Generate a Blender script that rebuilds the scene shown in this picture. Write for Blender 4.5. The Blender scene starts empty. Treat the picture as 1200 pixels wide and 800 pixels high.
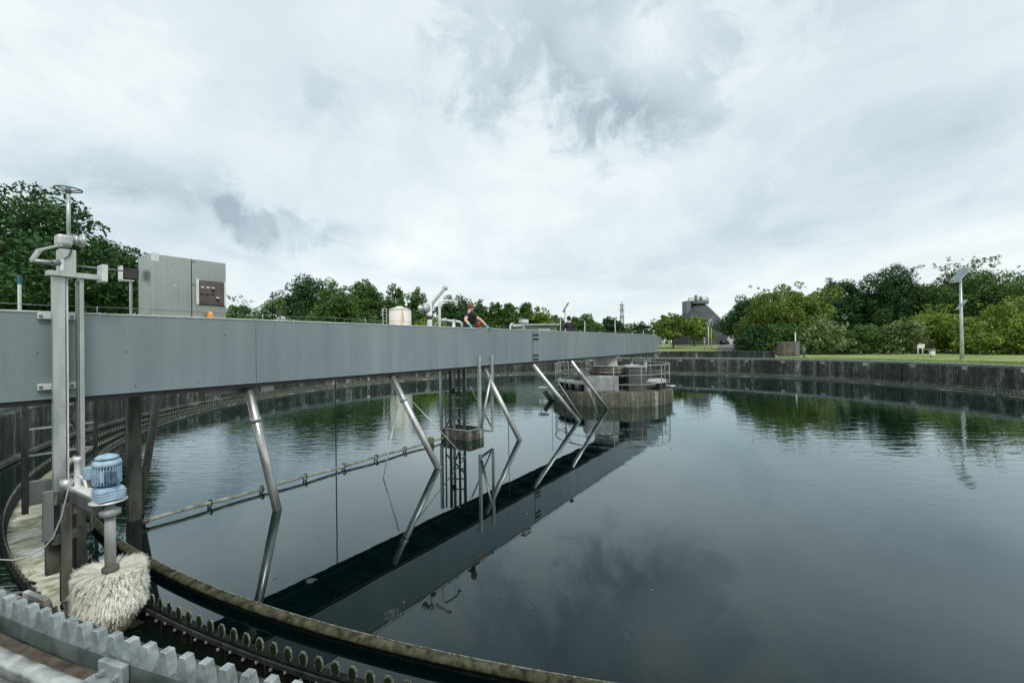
import bpy, bmesh, math, random
import numpy as np
from mathutils import Vector, Matrix
R = math.radians
PI = math.pi
SC = bpy.context.scene
COL = SC.collection

# ------------------------------------------------------------------ camera
FPX, PITCH, ROLL = 510.0, R(0.40), R(-0.78)      # focal length in pixels of a 1200 px wide frame
CAMZ = 2.66                                       # metres above the water
_c, _s, _cp, _sp = math.cos(ROLL), math.sin(ROLL), math.cos(PITCH), math.sin(PITCH)
AX = Vector((_c, -_s*_sp, _s*_cp)); AU = Vector((-_s, -_c*_sp, _c*_cp)); AF = Vector((0, _cp, _sp))
cd = bpy.data.cameras.new('camera'); cam = bpy.data.objects.new('camera', cd); COL.objects.link(cam)
cd.sensor_width = 36; cd.lens = 36*FPX/1200; cd.clip_start = 0.05; cd.clip_end = 3000
m = Matrix((AX, AU, -AF)).transposed().to_4x4(); m.translation = (0, 0, CAMZ); cam.matrix_world = m
SC.camera = cam

def ray(u, v): return AX*(u-600) + AU*(400-v) + AF*FPX
def atz(u, v, z=0.0):
    d = ray(u, v); t = (z-CAMZ)/d.z; return Vector((d.x*t, d.y*t, z))
def aty(u, v, Y):
    d = ray(u, v); t = Y/d.y; return Vector((d.x*t, Y, CAMZ+d.z*t))

# ------------------------------------------------------------------ colour management, world and sun
SC.view_settings.view_transform = 'Standard'; SC.view_settings.look = 'None'
SC.view_settings.exposure = 0.50; SC.view_settings.gamma = 1.0
SUN_EL, SUN_AZ = R(52), R(150)                    # azimuth clockwise from +Y
W = bpy.data.worlds.new('World'); SC.world = W; W.use_nodes = True
wt = W.node_tree; wt.nodes.clear()

class NT:
    """small helper for node trees"""
    def __init__(s, t): s.t = t
    def n(s, typ, **kw):
        nd = s.t.nodes.new(typ)
        for k, v in kw.items():
            if k.startswith('i_'):
                key = k[2:]; key = int(key) if key.isdigit() else key.replace('_', ' ')
                s.put(nd.inputs[key], v)
            else: setattr(nd, k, v)
        return nd
    def put(s, inp, v):
        if isinstance(v, bpy.types.NodeSocket): s.t.links.new(v, inp)
        elif isinstance(v, bpy.types.Node): s.t.links.new(v.outputs[0], inp)
        else:
            if isinstance(v, (tuple, list)) and len(v) == 3 and len(inp.default_value) == 4: v = (*v, 1)
            inp.default_value = v
    def math(s, op, a, b=0.0, c=None, clamp=False):
        nd = s.t.nodes.new('ShaderNodeMath'); nd.operation = op; nd.use_clamp = clamp
        s.put(nd.inputs[0], a); s.put(nd.inputs[1], b)
        if c is not None: s.put(nd.inputs[2], c)
        return nd.outputs[0]
    def vmath(s, op, a, b=(0, 0, 0), out=0, scale=None):
        nd = s.t.nodes.new('ShaderNodeVectorMath'); nd.operation = op
        s.put(nd.inputs[0], a)
        if op != 'LENGTH' and op != 'NORMALIZE' and op != 'SCALE': s.put(nd.inputs[1], b)
        if scale is not None: s.put(nd.inputs['Scale'], scale)
        return nd.outputs[out]
    def ramp(s, fac, stops, interp='LINEAR'):
        nd = s.t.nodes.new('ShaderNodeValToRGB'); cr = nd.color_ramp; cr.interpolation = interp
        while len(cr.elements) < len(stops): cr.elements.new(0.5)
        for e, (p, c) in zip(cr.elements, stops):
            e.position = p; e.color = (*c, 1) if isinstance(c, (tuple, list)) else (c, c, c, 1)
        s.put(nd.inputs[0], fac); return nd.outputs[0]
    def mix(s, f, a, b, mode='MIX'):
        nd = s.t.nodes.new('ShaderNodeMix'); nd.data_type = 'RGBA'; nd.blend_type = mode
        s.put(nd.inputs[0], f); s.put(nd.inputs[6], a); s.put(nd.inputs[7], b); return nd.outputs[2]
    def noise(s, vec, scale, detail=3, rough=0.5, dist=0.0, out=0):
        nd = s.t.nodes.new('ShaderNodeTexNoise'); nd.inputs['Scale'].default_value = scale
        nd.inputs['Detail'].default_value = detail; nd.inputs['Roughness'].default_value = rough
        nd.inputs['Distortion'].default_value = dist; s.put(nd.inputs['Vector'], vec); return nd.outputs[out]
    def mapr(s, v, a, b, c=0.0, d=1.0, smooth=True):
        nd = s.t.nodes.new('ShaderNodeMapRange'); nd.interpolation_type = 'SMOOTHSTEP' if smooth else 'LINEAR'
        s.put(nd.inputs[0], v)
        for i, x in enumerate((a, b, c, d)): nd.inputs[i+1].default_value = x
        return nd.outputs[0]

w = NT(wt)
dirv = w.vmath('NORMALIZE', w.n('ShaderNodeTexCoord').outputs['Generated'])
sep = w.n('ShaderNodeSeparateXYZ', i_0=dirv)
zz = w.math('ADD', w.math('MAXIMUM', sep.outputs[2], 0.0), 0.16)
comb = w.n('ShaderNodeCombineXYZ', i_0=w.math('DIVIDE', sep.outputs[0], zz), i_1=w.math('DIVIDE', sep.outputs[1], zz), i_2=0.0).outputs[0]
n1 = w.noise(comb, 0.75, 6, 0.5, 0.5)
n2 = w.noise(w.vmath('ADD', comb, (7.3, 2.1, 0)), 0.33, 4, 0.5, 0.3)
n3 = w.noise(dirv, 9.0, 7, 0.62, 0.5)
n4 = w.noise(w.vmath('MULTIPLY', comb, (1.0, 0.6, 1.0)), 2.1, 7, 0.62, 0.6)
base = w.math('ADD', w.math('MULTIPLY', n1, 0.6), w.math('ADD', w.math('MULTIPLY', n2, 0.45), w.math('MULTIPLY', n4, 0.30)))
base = w.math('ADD', w.math('MULTIPLY', w.math('SUBTRACT', base, 0.675), 1.25), 0.47)
# separate darker cloud banks (direction, angular radius, strength) and thin bright breaks
def bank(u, v, rad, amt, prev, sx=1.0, hi=0.75):
    d = ray(u, v).normalized()
    dv = w.vmath('SUBTRACT', dirv, tuple(d))
    dv = w.vmath('MULTIPLY', dv, (1/sx, 1/sx, 1.0))
    ds = w.vmath('LENGTH', dv, out=1)
    k = w.math('SUBTRACT', 1.0, w.math('DIVIDE', ds, rad))
    k = w.math('ADD', k, w.math('MULTIPLY', w.math('SUBTRACT', n3, 0.5), 2.4))
    k = w.mapr(k, 0.0, hi)
    return w.math('ADD', prev, w.math('MULTIPLY', k, amt))
B = base
B = bank(700, 5, 0.25, -0.19, B, 1.5, 0.5)
B = bank(660, 60, 0.10, -0.07, B, 1.4, 0.45)
B = bank(745, 150, 0.10, -0.07, B, 2.0, 0.4)
B = bank(690, 110, 0.10, -0.08, B, 1.6)
B = bank(292, 262, 0.050, -0.11, B, 1.2, 0.45)
B = bank(325, 270, 0.050, -0.11, B, 1.9, 0.45)
B = bank(430, 275, 0.05, -0.06, B, 2.0)
B = bank(376, 108, 0.040, -0.09, B, 0.9, 0.6)
B = bank(60, 165, 0.16, -0.12, B, 2.2)
B = bank(200, 270, 0.14, -0.08, B, 2.0)
B = bank(850, 20, 0.16, 0.16, B, 1.3)
B = bank(1000, 90, 0.22, -0.05, B, 2.0)
B = bank(720, 60, 0.07, 0.14, B, 2.0)
B = bank(540, 235, 0.22, -0.05, B, 2.2)
B = bank(60, 90, 0.14, 0.12, B, 1.8)
B = bank(1050, 330, 0.2, 0.06, B, 2.6)
cl = w.ramp(B, [(0.08, (2.9, 3.65, 4.1)), (0.27, (4.3, 5.1, 5.5)), (0.40, (5.3, 6.05, 6.35)), (0.52, (6.2, 6.7, 6.85)), (0.66, (7.2, 7.45, 7.5))], 'LINEAR')
low = w.mapr(sep.outputs[2], 0.0, 0.25, 0.5, 0.0)
cl = w.mix(low, cl, (6.2, 6.75, 6.9))
sky = w.n('ShaderNodeTexSky', sky_type='NISHITA', sun_disc=False, sun_elevation=SUN_EL, sun_rotation=SUN_AZ)
allsky = w.mix(0.07, cl, sky.outputs[0])
bg = w.n('ShaderNodeBackground', i_0=allsky, i_1=0.1)
w.n('ShaderNodeOutputWorld', i_0=bg)

sl = bpy.data.lights.new('sun', 'SUN'); sl.energy = 1.3; sl.angle = R(18); sl.color = (1.0, 0.97, 0.92)
so = bpy.data.objects.new('sun', sl); COL.objects.link(so)
sd = Vector((math.sin(SUN_AZ)*math.cos(SUN_EL), math.cos(SUN_AZ)*math.cos(SUN_EL), math.sin(SUN_EL)))
so.rotation_euler = sd.to_track_quat('Z', 'Y').to_euler(); so.location = (0, 0, 60)

# ------------------------------------------------------------------ materials
def newmat(name):
    mt = bpy.data.materials.new(name); mt.use_nodes = True; t = NT(mt.node_tree); mt.node_tree.nodes.clear()
    p = t.n('ShaderNodeBsdfPrincipled'); o = t.n('ShaderNodeOutputMaterial', i_0=p)
    return mt, t, p, o
def simple(name, c1, c2=None, rough=0.5, metal=0.0, scale=6.0, stretch=(1, 1, 1), bump=0.0, bscale=None, spec=0.5, rvar=0.0, detail=4, sharp=(0.35, 0.65), coat=0.0):
    mt, t, p, o = newmat(name)
    pos = t.n('ShaderNodeNewGeometry').outputs['Position']
    v = t.vmath('MULTIPLY', pos, stretch)
    nz = t.noise(v, scale, detail, 0.55)
    c = t.ramp(nz, [(sharp[0], c1), (sharp[1], c2 or c1)])
    t.put(p.inputs['Base Color'], c); p.inputs['Metallic'].default_value = metal
    p.inputs['Specular IOR Level'].default_value = spec
    if rvar: t.put(p.inputs['Roughness'], t.mapr(nz, 0.3, 0.7, rough-rvar, rough+rvar))
    else: p.inputs['Roughness'].default_value = rough
    if bump:
        b = t.n('ShaderNodeBump'); b.inputs['Strength'].default_value = 1.0; b.inputs['Distance'].default_value = bump
        t.put(b.inputs['Height'], t.noise(pos, bscale or scale*4, 4, 0.6)); t.put(p.inputs['Normal'], b.outputs[0])
    return mt

def concrete(name, dark, mid, light, streak=0.5, rough=0.85, freq=1.0, algae=0.0):
    mt, t, p, o = newmat(name)
    pos = t.n('ShaderNodeNewGeometry').outputs['Position']
    st = t.noise(t.vmath('MULTIPLY', pos, (1, 1, 0.05)), 2.4*freq, 6, 0.62)
    fine = t.noise(t.vmath('MULTIPLY', pos, (1, 1, 0.35)), 9*freq, 5, 0.65)
    big = t.noise(t.vmath('MULTIPLY', pos, (1, 1, 0.8)), 0.7*freq, 4, 0.6)
    k = t.math('ADD', t.math('MULTIPLY', st, streak), t.math('ADD', t.math('MULTIPLY', fine, 0.35), t.math('MULTIPLY', big, 0.65-streak)))
    c = t.ramp(k, [(0.38, dark), (0.52, mid), (0.66, light)])
    drip = t.mapr(t.noise(t.vmath('MULTIPLY', pos, (1, 1, 0.02)), 1.3*freq, 3, 0.5), 0.575, 0.66)
    drip = t.math('MULTIPLY', drip, t.mapr(fine, 0.35, 0.6))
    c = t.mix(t.math('MULTIPLY', drip, 0.75), c, tuple(min(1, x*1.5) for x in light))
    if algae:
        g = t.mapr(t.noise(pos, 1.9, 4, 0.6), 0.42, 0.62)
        c = t.mix(t.math('MULTIPLY', g, algae), c, (0.045, 0.060, 0.022))
    t.put(p.inputs['Base Color'], c); p.inputs['Roughness'].default_value = rough; p.inputs['Specular IOR Level'].default_value = 0.25
    b = t.n('ShaderNodeBump'); b.inputs['Distance'].default_value = 0.01
    t.put(b.inputs['Height'], t.noise(pos, 22, 5, 0.7)); t.put(p.inputs['Normal'], b.outputs[0])
    return mt

M = {}
M['wall'] = concrete('weathered_wall_concrete', (0.010, 0.014, 0.012), (0.055, 0.062, 0.054), (0.25, 0.255, 0.225), 0.42, algae=0.3)
M['greypad'] = concrete('pale_pad', (0.12, 0.125, 0.11), (0.24, 0.245, 0.22), (0.42, 0.42, 0.38), 0.3)
M['curb'] = concrete('curb_concrete', (0.03, 0.034, 0.03), (0.09, 0.095, 0.082), (0.22, 0.22, 0.19), 0.3)
M['pier'] = concrete('pier_concrete', (0.028, 0.031, 0.020), (0.115, 0.115, 0.088), (0.31, 0.31, 0.26), 0.5, freq=2.2, algae=0.45)
M['slab'] = concrete('slab_concrete', (0.07, 0.07, 0.058), (0.18, 0.18, 0.155), (0.36, 0.36, 0.32), 0.2, freq=1.6)
M['mattegrey'] = simple('matte_grey_tube', (0.24, 0.25, 0.235), (0.40, 0.41, 0.39), 0.6, 0.1, scale=6, stretch=(1, 1, 0.3), bump=0.001)
M['wet'] = concrete('black_wet_concrete', (0.002, 0.003, 0.003), (0.004, 0.006, 0.005), (0.012, 0.020, 0.010), 0.6, rough=0.75, freq=3.0)
M['moss'] = simple('mossy_board', (0.016, 0.018, 0.009), (0.115, 0.112, 0.066), 0.85, scale=11, bump=0.006, bscale=40, detail=9, sharp=(0.34, 0.66), spec=0.2)
M['galv'] = simple('galvanised_steel', (0.36, 0.39, 0.38), (0.56, 0.59, 0.57), 0.42, 0.55, scale=5, stretch=(1, 1, 0.3), bump=0.0015, rvar=0.1)
M['galv_dark'] = simple('dull_galvanised_steel', (0.15, 0.17, 0.165), (0.27, 0.29, 0.28), 0.5, 0.4, scale=5, stretch=(1, 1, 0.2), bump=0.001)
M['galv_light'] = simple('bright_galvanised_steel', (0.62, 0.64, 0.62), (0.78, 0.79, 0.77), 0.45, 0.25, scale=8)
M['pipe'] = simple('stainless_pipe', (0.38, 0.38, 0.36), (0.66, 0.66, 0.63), 0.32, 0.75, scale=3, stretch=(1, 1, 0.4), rvar=0.1)
M['dark_steel'] = simple('dark_wet_steel', (0.018, 0.024, 0.024), (0.07, 0.08, 0.075), 0.5, 0.2, scale=7, stretch=(1, 1, 0.3))
M['mossy_steel'] = simple('mossy_steel', (0.045, 0.05, 0.035), (0.16, 0.165, 0.13), 0.7, 0.1, scale=6, stretch=(1, 1, 0.3), bump=0.003)
M['black'] = simple('black_rubber', (0.008, 0.009, 0.009), (0.02, 0.021, 0.021), 0.6)
M['pale_pipe'] = simple('pale_weathered_pipe', (0.13, 0.14, 0.11), (0.36, 0.37, 0.31), 0.7, scale=8, bump=0.003)
M['rackm'] = simple('galvanised_rack', (0.20, 0.235, 0.235), (0.52, 0.57, 0.57), 0.45, 0.5, scale=14, bump=0.002, bscale=60, sharp=(0.3, 0.7), detail=7)
M['rack_side'] = simple('dull_rack_bar', (0.06, 0.08, 0.075), (0.18, 0.215, 0.205), 0.65, 0.15, scale=7, bump=0.002, bscale=50, sharp=(0.3, 0.7), detail=7)
M['railm'] = simple('worn_rail', (0.22, 0.24, 0.23), (0.62, 0.64, 0.61), 0.32, 0.6, scale=9, stretch=(1, 1, 3), bump=0.001, rvar=0.12, detail=7)
M['rust'] = simple('rust_stained_concrete', (0.035, 0.028, 0.020), (0.17, 0.135, 0.10), 0.9, scale=14, bump=0.008, bscale=50, detail=9, sharp=(0.3, 0.72))
M['motor'] = simple('blue_motor_paint', (0.22, 0.36, 0.47), (0.42, 0.56, 0.66), 0.5, scale=14, bump=0.001, sharp=(0.3, 0.6))
M['motor_dark'] = simple('dark_blue_motor_paint', (0.05, 0.10, 0.15), (0.12, 0.20, 0.27), 0.5, scale=18)
M['white'] = simple('white_paint', (0.62, 0.62, 0.58), (0.78, 0.78, 0.75), 0.5, scale=5)
M['label'] = simple('label_white', (0.75, 0.76, 0.75), None, 0.5)
M['bristle'] = None
M['weir'] = simple('weir_plate_rim', (0.06, 0.07, 0.05), (0.27, 0.29, 0.23), 0.9, scale=30, spec=0.15)
M['weir_face'] = simple('weir_plate_algae', (0.010, 0.017, 0.008), (0.032, 0.045, 0.024), 0.9, scale=25, spec=0.1)
M['brown'] = simple('brown_instrument_panel', (0.075, 0.06, 0.052), (0.12, 0.10, 0.09), 0.4, scale=5)
M['orange'] = simple('orange_beacon', (0.85, 0.33, 0.06), (0.9, 0.42, 0.10), 0.35)
M['bluecap'] = simple('blue_cap', (0.03, 0.12, 0.17), None, 0.5)
M['tankwhite'] = simple('rusty_white_tank', (0.50, 0.30, 0.14), (0.74, 0.72, 0.64), 0.6, scale=1.3, stretch=(1, 1, 0.25), sharp=(0.36, 0.47), detail=6)
M['slate'] = simple('dark_slate', (0.035, 0.040, 0.043), (0.085, 0.09, 0.093), 0.7, scale=1.2, stretch=(0.5, 0.5, 3), bump=0.03, detail=6)
M['slate_cap'] = simple('grey_cladding', (0.12, 0.13, 0.13), (0.2, 0.21, 0.21), 0.7)
M['render'] = simple('pale_render', (0.45, 0.46, 0.45), (0.58, 0.59, 0.58), 0.8, scale=0.6)
M['greywall'] = simple('grey_render', (0.12, 0.14, 0.13), (0.18, 0.20, 0.19), 0.8, scale=0.6)
M['glass'] = simple('dark_glass', (0.02, 0.03, 0.03), None, 0.08)
M['boxbrown'] = simple('weathered_brown_cabinet', (0.06, 0.055, 0.045), (0.14, 0.125, 0.105), 0.75, scale=3)
M['solar'] = simple('solar_cells', (0.16, 0.21, 0.23), (0.22, 0.28, 0.30), 0.2, 0.0, scale=10)
M['solar_dark'] = simple('solar_panel_back', (0.04, 0.045, 0.05), None, 0.4)
M['bark'] = simple('bark', (0.05, 0.042, 0.032), (0.10, 0.085, 0.065), 0.9, scale=4, stretch=(1, 1, 0.2), bump=0.02)
M['asphalt'] = simple('asphalt', (0.10, 0.10, 0.105), (0.16, 0.16, 0.165), 0.9, scale=0.8, detail=8)
M['carpaint'] = simple('dark_car_paint', (0.015, 0.017, 0.02), None, 0.25, spec=0.6)
M['skin'] = simple('skin', (0.62, 0.38, 0.28), (0.70, 0.46, 0.36), 0.5, scale=20)
M['hair'] = simple('brown_hair', (0.13, 0.08, 0.045), (0.24, 0.16, 0.10), 0.6, scale=30, stretch=(1, 1, 0.4))
M['darkhair'] = simple('dark_hair', (0.012, 0.010, 0.009), None, 0.5)
M['shirt'] = simple('black_cotton', (0.010, 0.014, 0.020), (0.018, 0.024, 0.032), 0.85, scale=12)
M['jeans'] = simple('dark_trousers', (0.015, 0.02, 0.03), (0.03, 0.035, 0.05), 0.85, scale=12)
M['girder_edge'] = simple('lit_flange_edge_paint', (0.42, 0.46, 0.47), (0.62, 0.66, 0.67), 0.5, scale=3)  # paler than the girder paint: the lit flange edge is put into the colour
M['glove'] = simple('turquoise_glove', (0.06, 0.46, 0.52), (0.10, 0.56, 0.62), 0.5, scale=20)
M['red'] = simple('red_plastic', (0.62, 0.05, 0.04), None, 0.45)
M['algae_ball'] = simple('algae_clump', (0.07, 0.11, 0.04), (0.16, 0.20, 0.08), 0.9, scale=12, bump=0.02)
def mk_bristle():
    mt, t, p, o = newmat('cream_bristle')
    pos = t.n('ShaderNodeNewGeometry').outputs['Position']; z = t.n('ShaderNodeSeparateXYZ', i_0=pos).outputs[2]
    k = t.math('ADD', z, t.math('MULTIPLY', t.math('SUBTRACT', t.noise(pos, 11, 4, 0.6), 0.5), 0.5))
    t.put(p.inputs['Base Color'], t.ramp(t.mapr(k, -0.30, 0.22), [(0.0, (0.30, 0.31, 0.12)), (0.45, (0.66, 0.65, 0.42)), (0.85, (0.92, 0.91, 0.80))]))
    p.inputs['Roughness'].default_value = 0.5; return mt
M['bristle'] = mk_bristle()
M['rubber'] = M['black']

# brushed stainless for the cabinet
def mk_cab():
    mt, t, p, o = newmat('brushed_cabinet_steel')
    pos = t.n('ShaderNodeNewGeometry').outputs['Position']
    st = t.noise(t.vmath('MULTIPLY', pos, (1, 1, 0.02)), 40, 4, 0.6)
    bigz = t.noise(pos, 1.4, 3, 0.5)
    c = t.ramp(t.math('ADD', t.math('MULTIPLY', st, 0.4), t.math('MULTIPLY', bigz, 0.6)), [(0.35, (0.27, 0.30, 0.28)), (0.65, (0.44, 0.47, 0.445))])
    sm = t.mapr(t.noise(t.vmath('MULTIPLY', pos, (1, 1, 0.55)), 7.0, 2, 0.4), 0.70, 0.76)
    c = t.mix(t.math('MULTIPLY', sm, 0.6), c, (0.62, 0.66, 0.62))
    t.put(p.inputs['Base Color'], c); p.inputs['Metallic'].default_value = 0.8
    t.put(p.inputs['Roughness'], t.mapr(st, 0.3, 0.7, 0.34, 0.5)); return mt
M['cab'] = mk_cab()

# painted girder
def mk_girder():
    mt, t, p, o = newmat('grey_blue_girder_paint')
    pos = t.n('ShaderNodeNewGeometry').outputs['Position']
    st = t.noise(t.vmath('MULTIPLY', pos, (1, 1, 0.06)), 3.5, 5, 0.6)
    big = t.noise(t.vmath('MULTIPLY', pos, (1, 1, 0.5)), 0.6, 4, 0.6)
    fine = t.noise(pos, 30, 4, 0.7)
    k = t.math('ADD', t.math('MULTIPLY', st, 0.4), t.math('ADD', t.math('MULTIPLY', big, 0.4), t.math('MULTIPLY', fine, 0.2)))
    c = t.ramp(k, [(0.38, (0.165, 0.208, 0.226)), (0.5, (0.200, 0.246, 0.264)), (0.63, (0.25, 0.297, 0.315))])
    sc = t.mapr(t.noise(t.vmath('ADD', t.vmath('MULTIPLY', pos, (1.6, 1.6, 1.6)), (3, 8, 2)), 2.6, 7, 0.62), 0.705, 0.73)
    c = t.mix(t.math('MULTIPLY', sc, 0.55), c, (0.07, 0.085, 0.095))
    dr_ = t.mapr(t.noise(t.vmath('MULTIPLY', pos, (1, 1, 0.03)), 7.0, 4, 0.6), 0.60, 0.74)
    zf = t.mapr(t.n('ShaderNodeSeparateXYZ', i_0=pos).outputs[2], 2.45, 3.1)
    c = t.mix(t.math('MULTIPLY', t.math('MULTIPLY', dr_, zf), 0.42), c, (0.10, 0.115, 0.105))
    t.put(p.inputs['Base Color'], c); t.put(p.inputs['Roughness'], t.mapr(fine, 0.3, 0.7, 0.30, 0.44)); p.inputs['IOR'].default_value = 1.7
    b = t.n('ShaderNodeBump'); b.inputs['Distance'].default_value = 0.006
    t.put(b.inputs['Height'], t.noise(pos, 1.6, 3, 0.5)); t.put(p.inputs['Normal'], b.outputs[0]); return mt
M['girder'] = mk_girder()

# water
def mk_water(name, col, rough, bumps, rings=(), turb=None, ripple_spots=()):
    mt, t, p, o = newmat(name)
    pos = t.n('ShaderNodeNewGeometry').outputs['Position']
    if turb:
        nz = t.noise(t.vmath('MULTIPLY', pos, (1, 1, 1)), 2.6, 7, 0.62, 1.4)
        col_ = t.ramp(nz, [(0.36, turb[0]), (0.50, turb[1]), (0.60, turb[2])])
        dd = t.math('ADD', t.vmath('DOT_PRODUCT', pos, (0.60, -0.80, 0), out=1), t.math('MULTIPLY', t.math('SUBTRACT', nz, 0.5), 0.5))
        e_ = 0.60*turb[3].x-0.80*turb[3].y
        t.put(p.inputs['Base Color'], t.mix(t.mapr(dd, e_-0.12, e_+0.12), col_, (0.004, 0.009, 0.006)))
    else: p.inputs['Base Color'].default_value = (*col, 1)
    p.inputs['Roughness'].default_value = rough; p.inputs['IOR'].default_value = 1.56
    p.inputs['Specular IOR Level'].default_value = 0.5
    h = None
    for sc_, amp, st in bumps:
        x = t.math('MULTIPLY', t.noise(t.vmath('MULTIPLY', pos, st), sc_, 2, 0.5), amp)
        h = x if h is None else t.math('ADD', h, x)
    for (px, py, rad, sc_, amp, st) in ripple_spots:
        d = t.vmath('LENGTH', t.vmath('SUBTRACT', pos, (px, py, 0)), out=1)
        k = t.mapr(d, rad, rad*0.35)
        x = t.math('MULTIPLY', k, t.math('MULTIPLY', t.noise(t.vmath('MULTIPLY', pos, st), sc_, 3, 0.5, 0.6), amp))
        h = t.math('ADD', h, x)
    for (px, py, rad) in rings:
        d = t.vmath('LENGTH', t.vmath('SUBTRACT', pos, (px, py, 0)), out=1)
        k = t.mapr(d, rad*1.25, rad*0.5)
        x = t.math('MULTIPLY', k, t.math('MULTIPLY', t.math('SINE', t.math('MULTIPLY', d, 2*PI*2.6/rad)), 0.0009*rad/0.1))
        h = t.math('ADD', h, x)
    b = t.n('ShaderNodeBump'); b.inputs['Distance'].default_value = 1.0; b.inputs['Strength'].default_value = 1.0
    t.put(b.inputs['Height'], h); t.put(p.inputs['Normal'], b.outputs[0])
    if not turb:        # dark water body under a mirror; reflected light boosted beyond plain water at grazing angles
        cs = t.math('ABSOLUTE', t.vmath('DOT_PRODUCT', t.n('ShaderNodeNewGeometry').outputs['Incoming'], b.outputs[0], out=1))
        fac = t.math('ADD', 0.02, t.math('MULTIPLY', 0.98, t.math('POWER', t.math('SUBTRACT', 1.0, cs, clamp=True), 3.4)))
        gl = t.n('ShaderNodeBsdfGlossy'); gl.inputs['Roughness'].default_value = rough; gl.inputs['Color'].default_value = (0.86, 0.98, 1.0, 1); t.put(gl.inputs['Normal'], b.outputs[0])
        df = t.n('ShaderNodeBsdfDiffuse'); df.inputs['Color'].default_value = (*col, 1)
        mx = t.n('ShaderNodeMixShader'); t.put(mx.inputs[0], fac); t.put(mx.inputs[1], df.outputs[0]); t.put(mx.inputs[2], gl.outputs[0]); t.put(o.inputs[0], mx.outputs[0])
    return mt

def leafmat(name, dark, mid, light, rough=0.55, trans=0.25):
    mt = bpy.data.materials.new(name); mt.use_nodes = True; t = NT(mt.node_tree); mt.node_tree.nodes.clear()
    g = t.n('ShaderNodeNewGeometry')
    k = t.math('ADD', t.math('MULTIPLY', g.outputs['Random Per Island'], 0.45),
               t.math('MULTIPLY', t.noise(g.outputs['Position'], 0.55, 3, 0.6), 0.75))
    c = t.ramp(k, [(0.28, dark), (0.58, mid), (0.88, light)])
    p = t.n('ShaderNodeBsdfPrincipled'); t.put(p.inputs['Base Color'], c); p.inputs['Roughness'].default_value = rough
    p.inputs['Specular IOR Level'].default_value = 0.25
    tr = t.n('ShaderNodeBsdfTranslucent'); t.put(tr.inputs[0], c)
    mx = t.n('ShaderNodeMixShader'); mx.inputs[0].default_value = trans
    t.put(mx.inputs[1], p.outputs[0]); t.put(mx.inputs[2], tr.outputs[0]); t.n('ShaderNodeOutputMaterial', i_0=mx)
    return mt
LEAF = {
 'dark':   leafmat('dark_leaves', (0.012, 0.040, 0.015), (0.032, 0.088, 0.026), (0.085, 0.180, 0.046)),
 'mid':    leafmat('mid_leaves', (0.026, 0.068, 0.020), (0.075, 0.155, 0.036), (0.17, 0.28, 0.065)),
 'fresh':  leafmat('fresh_leaves', (0.055, 0.110, 0.018), (0.18, 0.27, 0.042), (0.36, 0.44, 0.085)),
 'yellow': leafmat('yellow_leaves', (0.042, 0.090, 0.015), (0.135, 0.205, 0.034), (0.29, 0.36, 0.065)),
 'pale':   leafmat('pale_shrub_leaves', (0.030, 0.070, 0.018), (0.14, 0.215, 0.055), (0.52, 0.55, 0.30)),
}

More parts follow.
